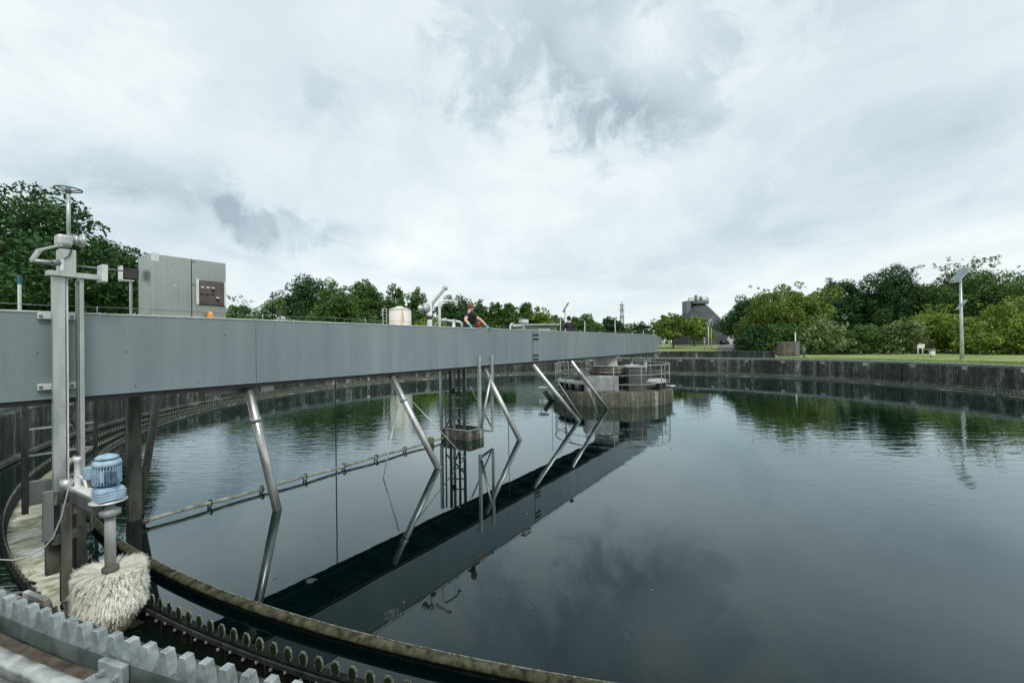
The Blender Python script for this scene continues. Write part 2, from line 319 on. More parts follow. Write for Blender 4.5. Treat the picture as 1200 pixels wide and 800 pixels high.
# ------------------------------------------------------------------ building helpers
ALLROOT = {}
class MB:
    def __init__(s): s.bm = bmesh.new()
    def box(s, mat, size, bev=0.0):
        """box of the given size centred on the 4x4 matrix"""
        r = bmesh.ops.create_cube(s.bm, size=1.0)
        vs = r['verts']
        for v in vs: v.co = Vector((v.co.x*size[0], v.co.y*size[1], v.co.z*size[2]))
        if bev:
            es = list({e for v in vs for e in v.link_edges})
            rb = bmesh.ops.bevel(s.bm, geom=es, offset=bev, segments=2, affect='EDGES', profile=0.6)
            vs = list({v for f in rb['faces'] for v in f.verts} | {v for v in vs if v.is_valid})
        for v in vs: v.co = mat @ v.co
        return s
    def b(s, x0, x1, y0, y1, z0, z1, bev=0.0, fr=None):
        mt = Matrix.Translation(((x0+x1)/2, (y0+y1)/2, (z0+z1)/2))
        return s.box((fr @ mt) if fr is not None else mt, (x1-x0, y1-y0, z1-z0), bev)
    def beam(s, p0, p1, wd, ht, bev=0.0, up=(0, 0, 1)):
        p0, p1 = Vector(p0), Vector(p1); d = p1-p0; L = d.length; d.normalize()
        upv = Vector(up)
        if abs(d.dot(upv)) > 0.98: upv = BN
        sd_ = d.cross(upv).normalized(); u2 = sd_.cross(d).normalized()
        mt = Matrix((d, sd_, u2)).transposed().to_4x4(); mt.translation = (p0+p1)/2
        return s.box(mt, (L, wd, ht), bev)
    def tube(s, pts, r, n=10, cap=True, r1=None, closed=False):
        pts = [Vector(p) for p in pts]; N = len(pts); rings = []; prev = None
        for i, p in enumerate(pts):
            if closed: d = pts[(i+1) % N]-pts[i-1]
            else: d = pts[min(i+1, N-1)]-pts[max(i-1, 0)]
            d.normalize()
            if prev is None:
                a = Vector((0, 0, 1)) if abs(d.z) < 0.9 else Vector((1, 0, 0)); x = d.cross(a).normalized()
            else: x = (prev-d*prev.dot(d)).normalized()
            prev = x; y = d.cross(x)
            rr = r if r1 is None else r+(r1-r)*i/max(1, N-1)
            rings.append([s.bm.verts.new(p+(x*math.cos(2*PI*k/n)+y*math.sin(2*PI*k/n))*rr) for k in range(n)])
        for i in range(N if closed else N-1):
            a, b_ = rings[i], rings[(i+1) % N]
            for k in range(n):
                f = s.bm.faces.new((a[k], a[(k+1) % n], b_[(k+1) % n], b_[k])); f.smooth = True
        if cap and not closed:
            s.bm.faces.new(rings[0][::-1]); s.bm.faces.new(rings[-1])
        return s
    def lathe(s, prof, mat=Matrix(), n=24, smooth=True):
        """profile [(r, z)...] spun about the local z axis"""
        rings = []
        for r, z in prof:
            if r < 1e-6: rings.append([s.bm.verts.new(mat @ Vector((0, 0, z)))])
            else: rings.append([s.bm.verts.new(mat @ Vector((r*math.cos(2*PI*k/n), r*math.sin(2*PI*k/n), z))) for k in range(n)])
        for a, b_ in zip(rings, rings[1:]):
            for k in range(n):
                if len(a) == 1 and len(b_) == 1: continue
                if len(a) == 1: f = s.bm.faces.new((a[0], b_[(k+1) % n], b_[k]))
                elif len(b_) == 1: f = s.bm.faces.new((a[k], a[(k+1) % n], b_[0]))
                else: f = s.bm.faces.new((a[k], a[(k+1) % n], b_[(k+1) % n], b_[k]))
                f.smooth = smooth
        return s
    def sweep(s, prof, cx, cy, a0=0.0, a1=2*PI, n=256, smooth=False):
        """closed profile [(radius, z)...] carried round an arc about (cx, cy); angle from +X"""
        full = abs(a1-a0-2*PI) < 1e-6; rings = []
        for i in range(n if full else n+1):
            a = a0+(a1-a0)*i/n
            rings.append([s.bm.verts.new((cx+r*math.cos(a), cy+r*math.sin(a), z)) for r, z in prof])
        m_ = len(prof)
        for i in range(n):
            a, b_ = rings[i], rings[(i+1) % len(rings)]
            for k in range(m_):
                f = s.bm.faces.new((a[k], b_[k], b_[(k+1) % m_], a[(k+1) % m_])); f.smooth = smooth
        if not full: s.bm.faces.new(rings[0]); s.bm.faces.new(rings[-1][::-1])
        return s
    def prism(s, poly, mat, depth, mi=0):
        """polygon in local xz extruded along +-y by depth"""
        a = [s.bm.verts.new(mat @ Vector((x, -depth/2, z))) for x, z in poly]
        b_ = [s.bm.verts.new(mat @ Vector((x, depth/2, z))) for x, z in poly]
        n = len(poly); fs = [s.bm.faces.new(a), s.bm.faces.new(b_[::-1])]
        for k in range(n): fs.append(s.bm.faces.new((a[k], b_[k], b_[(k+1) % n], a[(k+1) % n])))
        for f in fs: f.material_index = mi
        return s
    def build(s, name, mats, parent=None, keep=False, smooth=False):
        me = bpy.data.meshes.new(name)
        bmesh.ops.recalc_face_normals(s.bm, faces=s.bm.faces)
        if parent is not None and not keep:
            L = Vector(ALLROOT[parent.name]); bmesh.ops.translate(s.bm, vec=-L, verts=s.bm.verts)
        if smooth:
            for f in s.bm.faces: f.smooth = True
        s.bm.to_mesh(me); s.bm.free()
        for mm in (mats if isinstance(mats, (list, tuple)) else [mats]): me.materials.append(M[mm] if isinstance(mm, str) else mm)
        o = bpy.data.objects.new(name, me); COL.objects.link(o)
        if parent is not None:
            o.parent = parent; ALLROOT[o.name] = ALLROOT[parent.name]
        else: ALLROOT[o.name] = (0, 0, 0)
        return o
def tag(o, label=None, cat=None, group=None, kind=None):
    if label: o['label'] = label
    if cat: o['category'] = cat
    if group: o['group'] = group
    if kind: o['kind'] = kind
    return o
def thing(name, loc, label, cat, group=None):
    o = bpy.data.objects.new(name, None); o.empty_display_size = 0.3; o.location = loc; COL.objects.link(o)
    ALLROOT[o.name] = tuple(loc); return tag(o, label, cat, group)
def inst(name, me, parent, loc, rz=0.0):
    """a part sharing mesh data, placed in world coordinates"""
    o = bpy.data.objects.new(name, me); COL.objects.link(o); o.parent = parent
    o.location = Vector(loc)-Vector(ALLROOT[parent.name]); o.rotation_euler = (0, 0, rz); ALLROOT[o.name] = ALLROOT[parent.name]
    return o
def arc(c, r, a0, a1, n=10):
    return [Vector((c[0]+r*math.cos(a0+(a1-a0)*i/n), c[1]+r*math.sin(a0+(a1-a0)*i/n), c[2])) for i in range(n+1)]

# ------------------------------------------------------------------ the tank: centre and radii
CX, CY = 4.67, 20.74
CC = Vector((CX, CY, 0))
def radof(u, v, z): return (atz(u, v, z)-Vector((CX, CY, z))).length
R_BAF = radof(440, 745, 0.12)+0.022
R_WIN = radof(230, 724, 0.10)
R_WOUT = radof(28, 674, 0.10)
R_WALL = 19.63
R_RACK = sum(radof(*p, 1.364) for p in ((32, 706), (97.7, 729), (176.8, 754), (272, 782)))/4
R_RAIL = radof(40, 785, 1.26)
Z_WALL, Z_GR, Z_CH = 1.185, 1.14, -0.16
R_OUT = 20.6
print('radii', R_BAF, R_WIN, R_WOUT, R_WALL, R_RACK, R_RAIL)

# bridge frame: s along the bridge, d away from the camera, z up
bd = ray(945, 399.3); bd.z = 0; bd.normalize()
BN = Vector((-bd.y, bd.x, 0))
D0 = 7.345; DF = 8.55
FR = Matrix((bd, BN, Vector((0, 0, 1)))).transposed().to_4x4()
def bp(s_, d_, z_): return bd*s_+BN*d_+Vector((0, 0, z_))
def onf(u, v, d_=D0):
    """point where the sight line meets the upright plane at distance d_ parallel to the bridge"""
    r_ = ray(u, v); t = d_/(r_.x*BN.x+r_.y*BN.y); return Vector((r_.x*t, r_.y*t, CAMZ+r_.z*t))
def sd_of(p): return p.x*bd.x+p.y*bd.y, p.x*BN.x+p.y*BN.y
ZB, ZT = 2.095, 3.115
S1 = sd_of(onf(770, 400))[0]
S0 = -0.9
print('bridge s', S0, S1, 'centre d', sd_of(CC))

# ------------------------------------------------------------------ setting
def gz(x, y):
    r_ = math.hypot(x, y-5); k = min(1, max(0, (r_-48)/45)); return Z_GR+0.85*k*k*(3-2*k)
def mk_ground():
    bm = bmesh.new(); radii = [R_OUT, 21.2, 22, 23, 25, 28, 32, 37, 43, 50, 58, 67, 78, 90, 110, 150, 220, 350, 600, 1200]; n = 128; rings = []
    for r_ in radii:
        rings.append([bm.verts.new((CX+r_*math.cos(2*PI*k/n), CY+r_*math.sin(2*PI*k/n), gz(CX+r_*math.cos(2*PI*k/n), CY+r_*math.sin(2*PI*k/n)))) for k in range(n)])
    for a, b_ in zip(rings, rings[1:]):
        for k in range(n):
            f = bm.faces.new((a[k], a[(k+1) % n], b_[(k+1) % n], b_[k])); f.smooth = True
    me = bpy.data.meshes.new('ground'); bm.to_mesh(me); bm.free()
    mt, t, p, o_ = newmat('grass_ground')
    pos = t.n('ShaderNodeNewGeometry').outputs['Position']
    k = t.math('ADD', t.math('MULTIPLY', t.noise(pos, 0.35, 5, 0.6), 0.6), t.math('MULTIPLY', t.noise(pos, 9, 5, 0.7), 0.4))
    t.put(p.inputs['Base Color'], t.ramp(k, [(0.36, (0.13, 0.18, 0.05)), (0.5, (0.24, 0.30, 0.09)), (0.64, (0.36, 0.39, 0.17))]))
    p.inputs['Roughness'].default_value = 0.9
    b = t.n('ShaderNodeBump'); b.inputs['Distance'].default_value = 0.05; t.put(b.inputs['Height'], t.noise(pos, 14, 4, 0.7)); t.put(p.inputs['Normal'], b.outputs[0])
    me.materials.append(mt); o = bpy.data.objects.new('ground', me); COL.objects.link(o); tag(o, kind='structure')
mk_ground()

def annulus(name, r0, r1, z, mt, n=256):
    bm = bmesh.new(); a = []; b_ = []
    for k in range(n):
        c_, s_ = math.cos(2*PI*k/n), math.sin(2*PI*k/n)
        if r0 > 0: a.append(bm.verts.new((CX+r0*c_, CY+r0*s_, z)))
        b_.append(bm.verts.new((CX+r1*c_, CY+r1*s_, z)))
    if r0 > 0:
        for k in range(n): bm.faces.new((a[k], b_[k], b_[(k+1) % n], a[(k+1) % n]))
    else: bm.faces.new(b_)
    me = bpy.data.meshes.new(name); bm.to_mesh(me); bm.free(); me.materials.append(mt)
    o = bpy.data.objects.new(name, me); COL.objects.link(o); return tag(o, kind='structure')
rs = [(atz(460, 719), 0.09), (atz(735, 744), 0.07), (atz(364, 680), 0.05), (atz(322, 678), 0.03), (atz(830, 628), 0.12), (atz(585, 701), 0.05), (atz(975, 700), 0.06)]
sp1 = atz(668, 452); sp2 = atz(205, 545); sp3 = atz(440, 500); sp4 = atz(1040, 500)
WAT = mk_water('dark_pool_water', (0.0006, 0.0038, 0.0042), 0.008, [(1.1, 0.0012, (1, 1, 1)), (5.0, 0.00016, (1, 1, 1))], [(p.x, p.y, r_) for p, r_ in rs],
               ripple_spots=[(sp1.x, sp1.y, 7.5, 2.6, 0.022, (1, 1.3, 1)), (sp2.x-1.0, sp2.y+1, 6.5, 3.2, 0.008, (0.5, 1.9, 1)), (sp3.x, sp3.y+2, 8.0, 2.6, 0.007, (0.6, 1.8, 1)), (sp4.x, sp4.y, 11.0, 2.2, 0.0055, (0.6, 1.7, 1))])
WAT2 = mk_water('dark_gap_water', (0.0008, 0.003, 0.003), 0.03, [(5.0, 0.006, (0.6, 1.6, 1)), (16.0, 0.001, (1, 1, 1))])
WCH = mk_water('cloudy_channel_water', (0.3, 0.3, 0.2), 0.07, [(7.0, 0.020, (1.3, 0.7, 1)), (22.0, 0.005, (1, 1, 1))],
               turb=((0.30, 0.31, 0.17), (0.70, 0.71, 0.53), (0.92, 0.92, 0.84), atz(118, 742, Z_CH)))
annulus('pool_water', 0, R_WIN-0.01, 0.0, WAT)
annulus('outer_ring_water', R_WOUT+0.01, R_WALL+0.02, 0.0, WAT2)
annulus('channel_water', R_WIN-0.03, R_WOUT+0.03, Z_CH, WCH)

# tank wall: cast sections with joints between them
tw = thing('tank_wall', (CX, CY, 0), 'round stained concrete wall of the settling tank, pale runs down its inner face', 'tank wall')
NS = 44; da = 2*PI/NS
mb = MB(); mb.sweep([(R_WALL, -1.0), (R_WALL, Z_WALL-0.03), (R_WALL+0.03, Z_WALL), (R_OUT+0.05, Z_WALL), (R_OUT+0.05, -1.0)], 0, 0, 0.0006, da-0.0006, 8)
s0 = mb.build('wall_section', 'wall', tw, keep=True); sec_me = s0.data
for k in range(1, NS): inst('wall_section', sec_me, tw, (CX, CY, 0), k*da)
mb = MB(); mb.sweep([(R_WALL+0.02, -1.0), (R_WALL+0.02, Z_WALL-0.04), (R_WALL+0.2, Z_WALL-0.04), (R_WALL+0.2, -1)], CX, CY); mb.build('joint_filler', 'wet', tw)
mb = MB(); mb.sweep([(R_WALL-0.09, 0.02), (R_WALL-0.09, 0.11), (R_WALL+0.01, 0.15), (R_WALL+0.01, 0.02)], CX, CY); mb.build('ledge', 'curb', tw)
mb = MB(); mb.sweep([(R_RACK+0.04, Z_WALL+0.002), (R_RACK+0.04, Z_WALL+0.012), (R_RAIL+0.12, Z_WALL+0.012), (R_RAIL+0.12, Z_WALL+0.002)], CX, CY, n=360); mb.build('rusty_strip', 'rust', tw)

# overflow channel with notched weirs
ch = thing('overflow_channel', (CX, CY, 0), 'curved overflow channel of cloudy yellow water between two notched weirs', 'channel')
mb = MB(); mb.sweep([(R_WIN-0.04, -0.7), (R_WIN-0.04, 0.03), (R_WIN+0.03, 0.03), (R_WIN+0.03, -0.7)], CX, CY, n=360); mb.build('inner_channel_wall', 'wet', ch)
mb = MB(); mb.sweep([(R_WOUT-0.03, -0.7), (R_WOUT-0.03, 0.03), (R_WOUT+0.04, 0.03), (R_WOUT+0.04, -0.7)], CX, CY, n=360); mb.build('outer_channel_wall', 'wet', ch)
mb = MB(); mb.sweep([(R_WIN+0.031, -0.03), (R_WIN+0.031, 0.012), (R_WIN+0.05, 0.012), (R_WIN+0.05, -0.03)], CX, CY, n=360); mb.build('clamp_strip', 'dark_steel', ch)
NW = 690
def weir_tooth(mb, a, rr, mi=True, sc_=1.0):
    c_, s_ = math.cos(a), math.sin(a)
    mt = Matrix(((-s_, c_, 0, CX+rr*c_), (c_, s_, 0, CY+rr*s_), (0, 0, 1, 0), (0, 0, 0, 1)))
    w_, h_ = 0.046*sc_, 0.122*sc_
    poly = [(-w_*0.62, 0.0), (-w_, h_*0.35), (-w_*0.95, h_*0.72), (-w_*0.45, h_), (w_*0.45, h_), (w_*0.95, h_*0.72), (w_, h_*0.35), (w_*0.62, 0.0)]
    mb.prism(poly, mt, 0.010, 0)
    if mi:
        inner = [(x*0.74, 0.008+z*0.82) for x, z in poly]
        mb.prism(inner, mt, 0.014, 1)
near_a = math.atan2(atz(230, 724).y-CY, atz(230, 724).x-CX) % (2*PI)
tooth_me = None; rest = MB()
for k in range(NW):
    a = 2*PI*k/NW; dlt = (a-near_a+PI) % (2*PI)-PI
    if abs(dlt) < 70*2*PI/NW:
        if tooth_me is None:
            mb = MB(); weir_tooth(mb, 0, 0); mb2 = mb
            for v in mb.bm.verts: v.co -= Vector((CX, CY, 0))
            o = mb.build('weir_tooth', ['weir', 'weir_face'], ch, keep=True); tooth_me = o.data
            o.location = (R_WIN*math.cos(a), R_WIN*math.sin(a), 0.02); o.rotation_euler = (0, 0, a)
        else: inst('weir_tooth', tooth_me, ch, (CX+R_WIN*math.cos(a), CY+R_WIN*math.sin(a), 0.02), a)
    else: weir_tooth(rest, a, R_WIN, False)
tag(rest.build('far_weir_teeth', 'weir', ch), kind='stuff')
rest = MB()
for k in range(NW): weir_tooth(rest, 2*PI*k/NW, R_WOUT, False, 0.95)
tag(rest.build('outer_weir_teeth', 'weir', ch), kind='stuff')
rest = MB()
for k in range(-60, 60):                      # bolt heads and stay plates under the near weir
    a = near_a+(k+0.5)*2*PI/NW; rr = R_WIN+0.052
    mt = Matrix.Translation((CX+rr*math.cos(a), CY+rr*math.sin(a), -0.03-0.02*(k % 2))) @ Matrix.Rotation(a, 4, 'Z')
    rest.box(mt, (0.02, 0.018, 0.018))
tag(rest.build('weir_bolts', 'galv', ch), kind='stuff')
rest = MB()
for k in range(-24, 24):
    a = near_a+k*3*2*PI/NW+0.01; rr = R_WIN+0.05
    rest.tube([(CX+rr*math.cos(a), CY+rr*math.sin(a), 0.02), (CX+(rr+0.01)*math.cos(a+0.0006), CY+(rr+0.01)*math.sin(a+0.0006), -0.2-0.1*(k % 3))], 0.004, 5)
tag(rest.build('hanging_algae_threads', 'weir_face', ch), kind='stuff')

# scum board
bf = thing('scum_board', (CX, CY, 0), 'long curved mossy scum board standing just out of the dark water', 'baffle')
mb = MB(); mb.sweep([(R_BAF-0.012, -0.3), (R_BAF-0.012, 0.059), (R_BAF+0.012, 0.059), (R_BAF+0.012, -0.3)], CX, CY, n=420); mb.build('board', 'wet', bf)
mb = MB(); mb.sweep([(R_BAF-0.018, -0.1), (R_BAF-0.018, 0.059), (R_BAF-0.0125, 0.059), (R_BAF-0.0125, -0.1)], CX, CY, n=420); mb.build('inner_lining', 'slab', bf)
mb = MB(); mb.sweep([(R_BAF-0.024, 0.06), (R_BAF-0.026, 0.105), (R_BAF-0.012, 0.116), (R_BAF+0.026, 0.106), (R_BAF+0.046, 0.080), (R_BAF+0.042, 0.062)], CX, CY, n=420, smooth=True); mb.build('mossy_lip', 'moss', bf)
mb = MB(); mb.sweep([(R_BAF-0.028, 0.100), (R_BAF-0.028, 0.121), (R_BAF-0.019, 0.121), (R_BAF-0.019, 0.108), (R_BAF-0.0265, 0.100)], CX, CY, n=420); mb.build('top_edge', 'weir', bf)

# toothed rack
rk = thing('toothed_rack', (CX, CY, 0), 'galvanised toothed drive rack with blunt teeth along the near wall top', 'gear rack')
zb = 1.266
mb = MB(); mb.sweep([(R_RACK-0.022, Z_WALL+0.002), (R_RACK-0.022, zb), (R_RACK+0.022, zb), (R_RACK+0.022, Z_WALL+0.002)], CX, CY, n=420); mb.build('rack_bar', 'rack_side', rk)
PITCH_T = 0.114; NR = int(round(2*PI*R_RACK/PITCH_T))
def rack_tooth(mb, a, rr):
    c_, s_ = math.cos(a), math.sin(a)
    mt = Matrix(((-s_, c_, 0, CX+rr*c_), (c_, s_, 0, CY+rr*s_), (0, 0, 1, 0), (0, 0, 0, 1)))
    mb.prism([(-0.038, zb-0.02), (-0.038, zb), (-0.030, zb+0.05), (-0.019, zb+0.098), (0.019, zb+0.098), (0.030, zb+0.05), (0.038, zb), (0.038, zb-0.02)], mt, 0.040)
ra0 = math.atan2(atz(135.5, 741.6, 1.364).y-CY, atz(135.5, 741.6, 1.364).x-CX) % (2*PI)
rme = None; rest = MB()
for k in range(NR):
    a = ra0+2*PI*k/NR; dlt = (a-ra0+PI) % (2*PI)-PI
    if abs(dlt) < 45*2*PI/NR:
        if rme is None:
            mb = MB(); rack_tooth(mb, 0, 0)
            for v in mb.bm.verts: v.co -= Vector((CX, CY, 0))
            es = list(mb.bm.edges); bmesh.ops.bevel(mb.bm, geom=es, offset=0.003, segments=1, affect='EDGES')
            o = mb.build('rack_tooth', 'rackm', rk, keep=True); rme = o.data; o.location = (R_RACK*math.cos(a), R_RACK*math.sin(a), 0); o.rotation_euler = (0, 0, a)
        else: inst('rack_tooth', rme, rk, (CX+R_RACK*math.cos(a), CY+R_RACK*math.sin(a), 0), a)
    else: rack_tooth(rest, a, R_RACK)
tag(rest.build('far_rack_teeth', 'rackm', rk), kind='stuff')
# splice plate at (140,775) with bolts, its base plate on the strip
def polar_frame(a, rr, z): return Matrix.Translation((CX+rr*math.cos(a), CY+rr*math.sin(a), z)) @ Matrix.Rotation(a, 4, 'Z')
pj = atz(140, 778, 1.25); aj = math.atan2(pj.y-CY, pj.x-CX)
F = polar_frame(aj, R_RACK+0.042, 1.235)
mb = MB(); mb.box(F, (0.03, 0.165, 0.085), 0.006); mb.build('splice_plate', 'rackm', rk)
for sy in (-0.05, 0.05):
    mb = MB(); mb.lathe([(0, 0), (0.017, 0), (0.017, 0.012), (0.009, 0.013), (0.009, 0.022), (0, 0.023)], F @ Matrix.Translation((0.015, sy, -0.005)) @ Matrix.Rotation(PI/2, 4, 'Y'), 6, False); mb.build('bolt', 'galv', rk)
F2 = polar_frame(aj, R_RACK+0.15, 1.208)
mb = MB(); mb.box(F2, (0.19, 0.20, 0.016), 0.003); mb.build('base_plate', 'rackm', rk)
for sx, sy in ((0.05, 0.07), (0.05, -0.05)):
    mb = MB(); mb.lathe([(0, 0), (0.016, 0), (0.016, 0.014), (0.009, 0.014), (0.009, 0.04), (0, 0.04)], F2 @ Matrix.Translation((sx, sy, 0.008)), 6, False); mb.build('anchor_bolt', 'galv_dark', rk)
for k in range(48):                            # pale mounting pads under the rack on the inner wall face
    a = aj+2*PI*(k+0.5)/48
    mb = MB(); mb.box(polar_frame(a, R_WALL-0.015, Z_WALL-0.10), (0.03, 0.26, 0.20), 0.004)
    if k == 0: mb.build('mounting_pad', 'greypad', rk)
    else: mb.build('mounting_pad', 'greypad', rk)

# running rail
rl = thing('running_rail', (CX, CY, 0), 'worn shiny curved rail in the bottom left corner beside the rack', 'rail')
mb = MB(); mb.sweep([(R_RAIL-0.035, 1.215), (R_RAIL-0.036, 1.255), (R_RAIL-0.028, 1.268), (R_RAIL-0.012, 1.274), (R_RAIL+0.012, 1.274), (R_RAIL+0.028, 1.268), (R_RAIL+0.036, 1.255), (R_RAIL+0.035, 1.215)], CX, CY, n=420, smooth=True); mb.build('rail_head', 'railm', rl)
mb = MB(); mb.sweep([(R_RAIL-0.012, 1.206), (R_RAIL-0.012, 1.217), (R_RAIL+0.012, 1.217), (R_RAIL+0.012, 1.206)], CX, CY, n=420); mb.build('rail_web', 'galv_dark', rl)
mb = MB(); mb.sweep([(R_RAIL-0.06, 1.198), (R_RAIL-0.06, 1.206), (R_RAIL+0.06, 1.206), (R_RAIL+0.06, 1.198)], CX, CY, n=420); mb.build('rail_foot', 'galv_dark', rl)

# parapet wall beyond the tank, seen between the bridge end and the shrubs
def ang(u, Y): p = aty(u, 405, Y); return math.atan2(p.y-CY, p.x-CX)
pw = thing('parapet_wall', (CX, CY+21.4, Z_WALL), 'low dark concrete parapet behind the tank wall, ending near the brown cabinet', 'wall')
a1_, a0_ = ang(700, 42), ang(944, 39.8); NP_ = 7
for k in range(NP_):
    b0 = a0_+(a1_-a0_)*k/NP_+0.0004; b1 = a0_+(a1_-a0_)*(k+1)/NP_-0.0004
    mb = MB(); mb.sweep([(21.3, Z_GR-0.2), (21.3, 1.78), (21.62, 1.78), (21.62, Z_GR-0.2)], CX, CY, b0, b1, 10); mb.build('wall_section', 'wall', pw)
mb = MB(); mb.sweep([(21.27, 1.782), (21.27, 1.85), (21.65, 1.85), (21.65, 1.782)], CX, CY, a0_-0.001, a1_+0.001, 60); mb.build('coping', 'curb', pw)

# road
def mk_road():
    bm = bmesh.new(); pts = [(aty(866, 404, 46), 2.6), (aty(862, 404, 60), 2.6), (aty(858, 403, 80), 2.6), (aty(858, 402, 100), 2.8), (aty(857, 402, 150), 3)]
    rows = []
    for p, hw in pts:
        rows.append([bm.verts.new((p.x+dx*hw, p.y, gz(p.x, p.y)+0.03)) for dx in (-1, 0, 1)])
    for a, b_ in zip(rows, rows[1:]):
        for k in range(2): bm.faces.new((a[k], a[k+1], b_[k+1], b_[k]))
    me = bpy.data.meshes.new('road'); bm.to_mesh(me); bm.free(); me.materials.append(M['asphalt'])
    o = bpy.data.objects.new('road', me); COL.objects.link(o); tag(o, kind='structure')
mk_road()

M['lips'] = simple('lips', (0.45, 0.2, 0.17), None, 0.5)
M['greybox'] = simple('pale_grey_box', (0.25, 0.27, 0.25), (0.40, 0.42, 0.40), 0.6, scale=3)
M['slab2'] = simple('dull_white_slab', (0.34, 0.35, 0.32), (0.52, 0.53, 0.50), 0.7, scale=4)
M['dkbox'] = simple('dark_grey_housing', (0.07, 0.075, 0.072), (0.12, 0.125, 0.12), 0.6, scale=2, stretch=(1,1,.3))
# ------------------------------------------------------------------ the travelling bridge
br = thing('clarifier_bridge', tuple(bp(4, D0, ZB)), 'long grey blue steel girder bridge crossing the round tank', 'bridge')
sj = sd_of(onf(624.5, 410))[0]
cuts = [S0, sd_of(onf(300, 400))[0], sj, S1]
for a, b_ in zip(cuts, cuts[1:]):
    mb = MB(); mb.b(a+0.003, b_-0.003, D0, D0+0.015, ZB+0.02, ZT-0.012, 0, FR); mb.build('girder_panel', 'girder', br)
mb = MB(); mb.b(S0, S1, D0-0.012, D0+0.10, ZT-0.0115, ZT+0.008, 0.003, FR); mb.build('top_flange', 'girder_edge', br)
mb = MB(); mb.b(S0, S1, D0-0.008, D0+0.10, ZB, ZB+0.019, 0.003, FR); mb.build('bottom_flange', 'girder', br)
mb = MB(); mb.b(S0, S1, DF-0.015, DF, ZB, ZT, 0, FR); mb.b(S0, S1, DF-0.1, DF-0.016, ZT-0.01, ZT, 0, FR); mb.build('rear_girder', 'girder', br)
mb = MB(); mb.b(S0, S1, D0+0.02, DF-0.02, ZB+0.16, ZB+0.20, 0, FR); mb.build('walkway_deck', 'galv_dark', br)
mb = MB(); mb.b(S0+0.1, S1-0.1, D0+0.012, D0+0.13, ZB-0.06, ZB-0.001, 0, FR); mb.b(S0+0.1, S1-0.1, DF-0.13, DF-0.03, ZB-0.055, ZB-0.001, 0, FR)
for k in range(24):
    s_ = S0+0.6+k*(S1-S0-1)/24; mb.b(s_, s_+0.08, D0+0.135, DF-0.135, ZB+0.02, ZB+0.15, 0, FR)
mb.build('under_beams', 'black', br)
# bolted splice on the face
mb = MB(); mb.b(sj-0.006, sj+0.012, D0-0.004, D0+0.0, ZB+0.02, ZT-0.012, 0, FR); mb.build('splice_seam', 'dark_steel', br)
for v_ in (392.2, 397.0, 416.2, 420.8):
    p = onf(627.5, v_); s_, _d = sd_of(p)
    mb = MB(); mb.b(s_-0.17, s_+0.17, D0-0.018, D0-0.001, p.z-0.028, p.z+0.028, 0.003, FR)
    for k in (-0.12, -0.04, 0.04, 0.12): mb.b(s_+k-0.015, s_+k+0.015, D0-0.03, D0-0.018, p.z-0.012, p.z+0.012, 0, FR)
    mb.build('splice_strip', 'dark_steel', br)
for (u_, v_) in ((44, 413.5), (148, 412), (158.5, 452), (232, 447), (263, 392), (295, 393.5)):
    pq = onf(u_, v_); s_ = sd_of(pq)[0]; mb = MB(); mb.lathe([(0, 0), (0.008, 0), (0.007, 0.004), (0, 0.006)], Matrix.Translation(bp(s_, D0-0.001, pq.z)) @ FR.to_3x3().to_4x4() @ Matrix.Rotation(PI/2, 4, 'X'), 8); mb.build('plug', 'dark_steel', br)
# guard wire on short posts above the girder
mb = MB(); pts = [bp(S0+k*(S1-S0)/40, D0+0.03, ZT+0.085+0.008*math.sin(k*1.7)) for k in range(41)]; mb.tube(pts, 0.0045, 6); mb.build('guard_wire', 'galv_dark', br)
for k in range(14):
    s_ = S0+0.5+k*(S1-S0-1)/13; mb = MB(); mb.tube([bp(s_, D0+0.03, ZT), bp(s_, D0+0.03, ZT+0.095)], 0.006, 6); mb.build('wire_post', 'galv', br)
# small fittings under the girder near its left end
for (u0, u1, v0, v1) in ((238, 302, 449, 457), (304, 311, 446, 455), (311, 319, 447, 455)):
    a, b_ = onf(u0, (v0+v1)/2, D0+0.3), onf(u1, (v0+v1)/2, D0+0.3)
    mb = MB(); mb.b(sd_of(a)[0], sd_of(b_)[0], D0+0.25, D0+0.35, ZB-0.16, ZB-0.056, 0.004, FR); mb.build('hanger_plate', 'galv_dark' if u0 < 303 else 'white', br)
# end box and brackets beyond the girder end
ezc = onf(780, 404.5, D0+0.3); es_ = sd_of(ezc)[0]
mb = MB(); mb.b(S1+0.002, S1+0.55, D0+0.12, DF-0.12, ZB+0.35, ZT-0.2, 0.01, FR); mb.build('end_beam', 'girder', br)
mb = MB(); mb.b(S1+0.55, S1+1.5, D0+0.2, D0+0.9, ZB+0.40, ZT-0.15, 0.01, FR); mb.build('end_box', 'slate_cap', br)
mb = MB(); 
for x in (S1+0.58, S1+1.0, S1+1.46): mb.b(x-0.03, x+0.03, D0+0.17, D0+0.20, ZB+0.36, ZT-0.1, 0, FR)
mb.b(S1+0.55, S1+1.5, D0+0.16, D0+0.199, ZT-0.16, ZT-0.1, 0, FR); mb.build('end_box_frame', 'galv', br)
mb = MB(); mb.beam(bp(S1-0.1, D0+0.1, ZB+0.02), bp(S1+0.15, D0+0.1, ZB-0.35), 0.05, 0.05); mb.beam(bp(S1+0.9, D0+0.2, ZB+0.4), bp(S1+1.4, D0+0.2, ZB-0.1), 0.05, 0.05); mb.build('end_brace', 'galv_light', br)

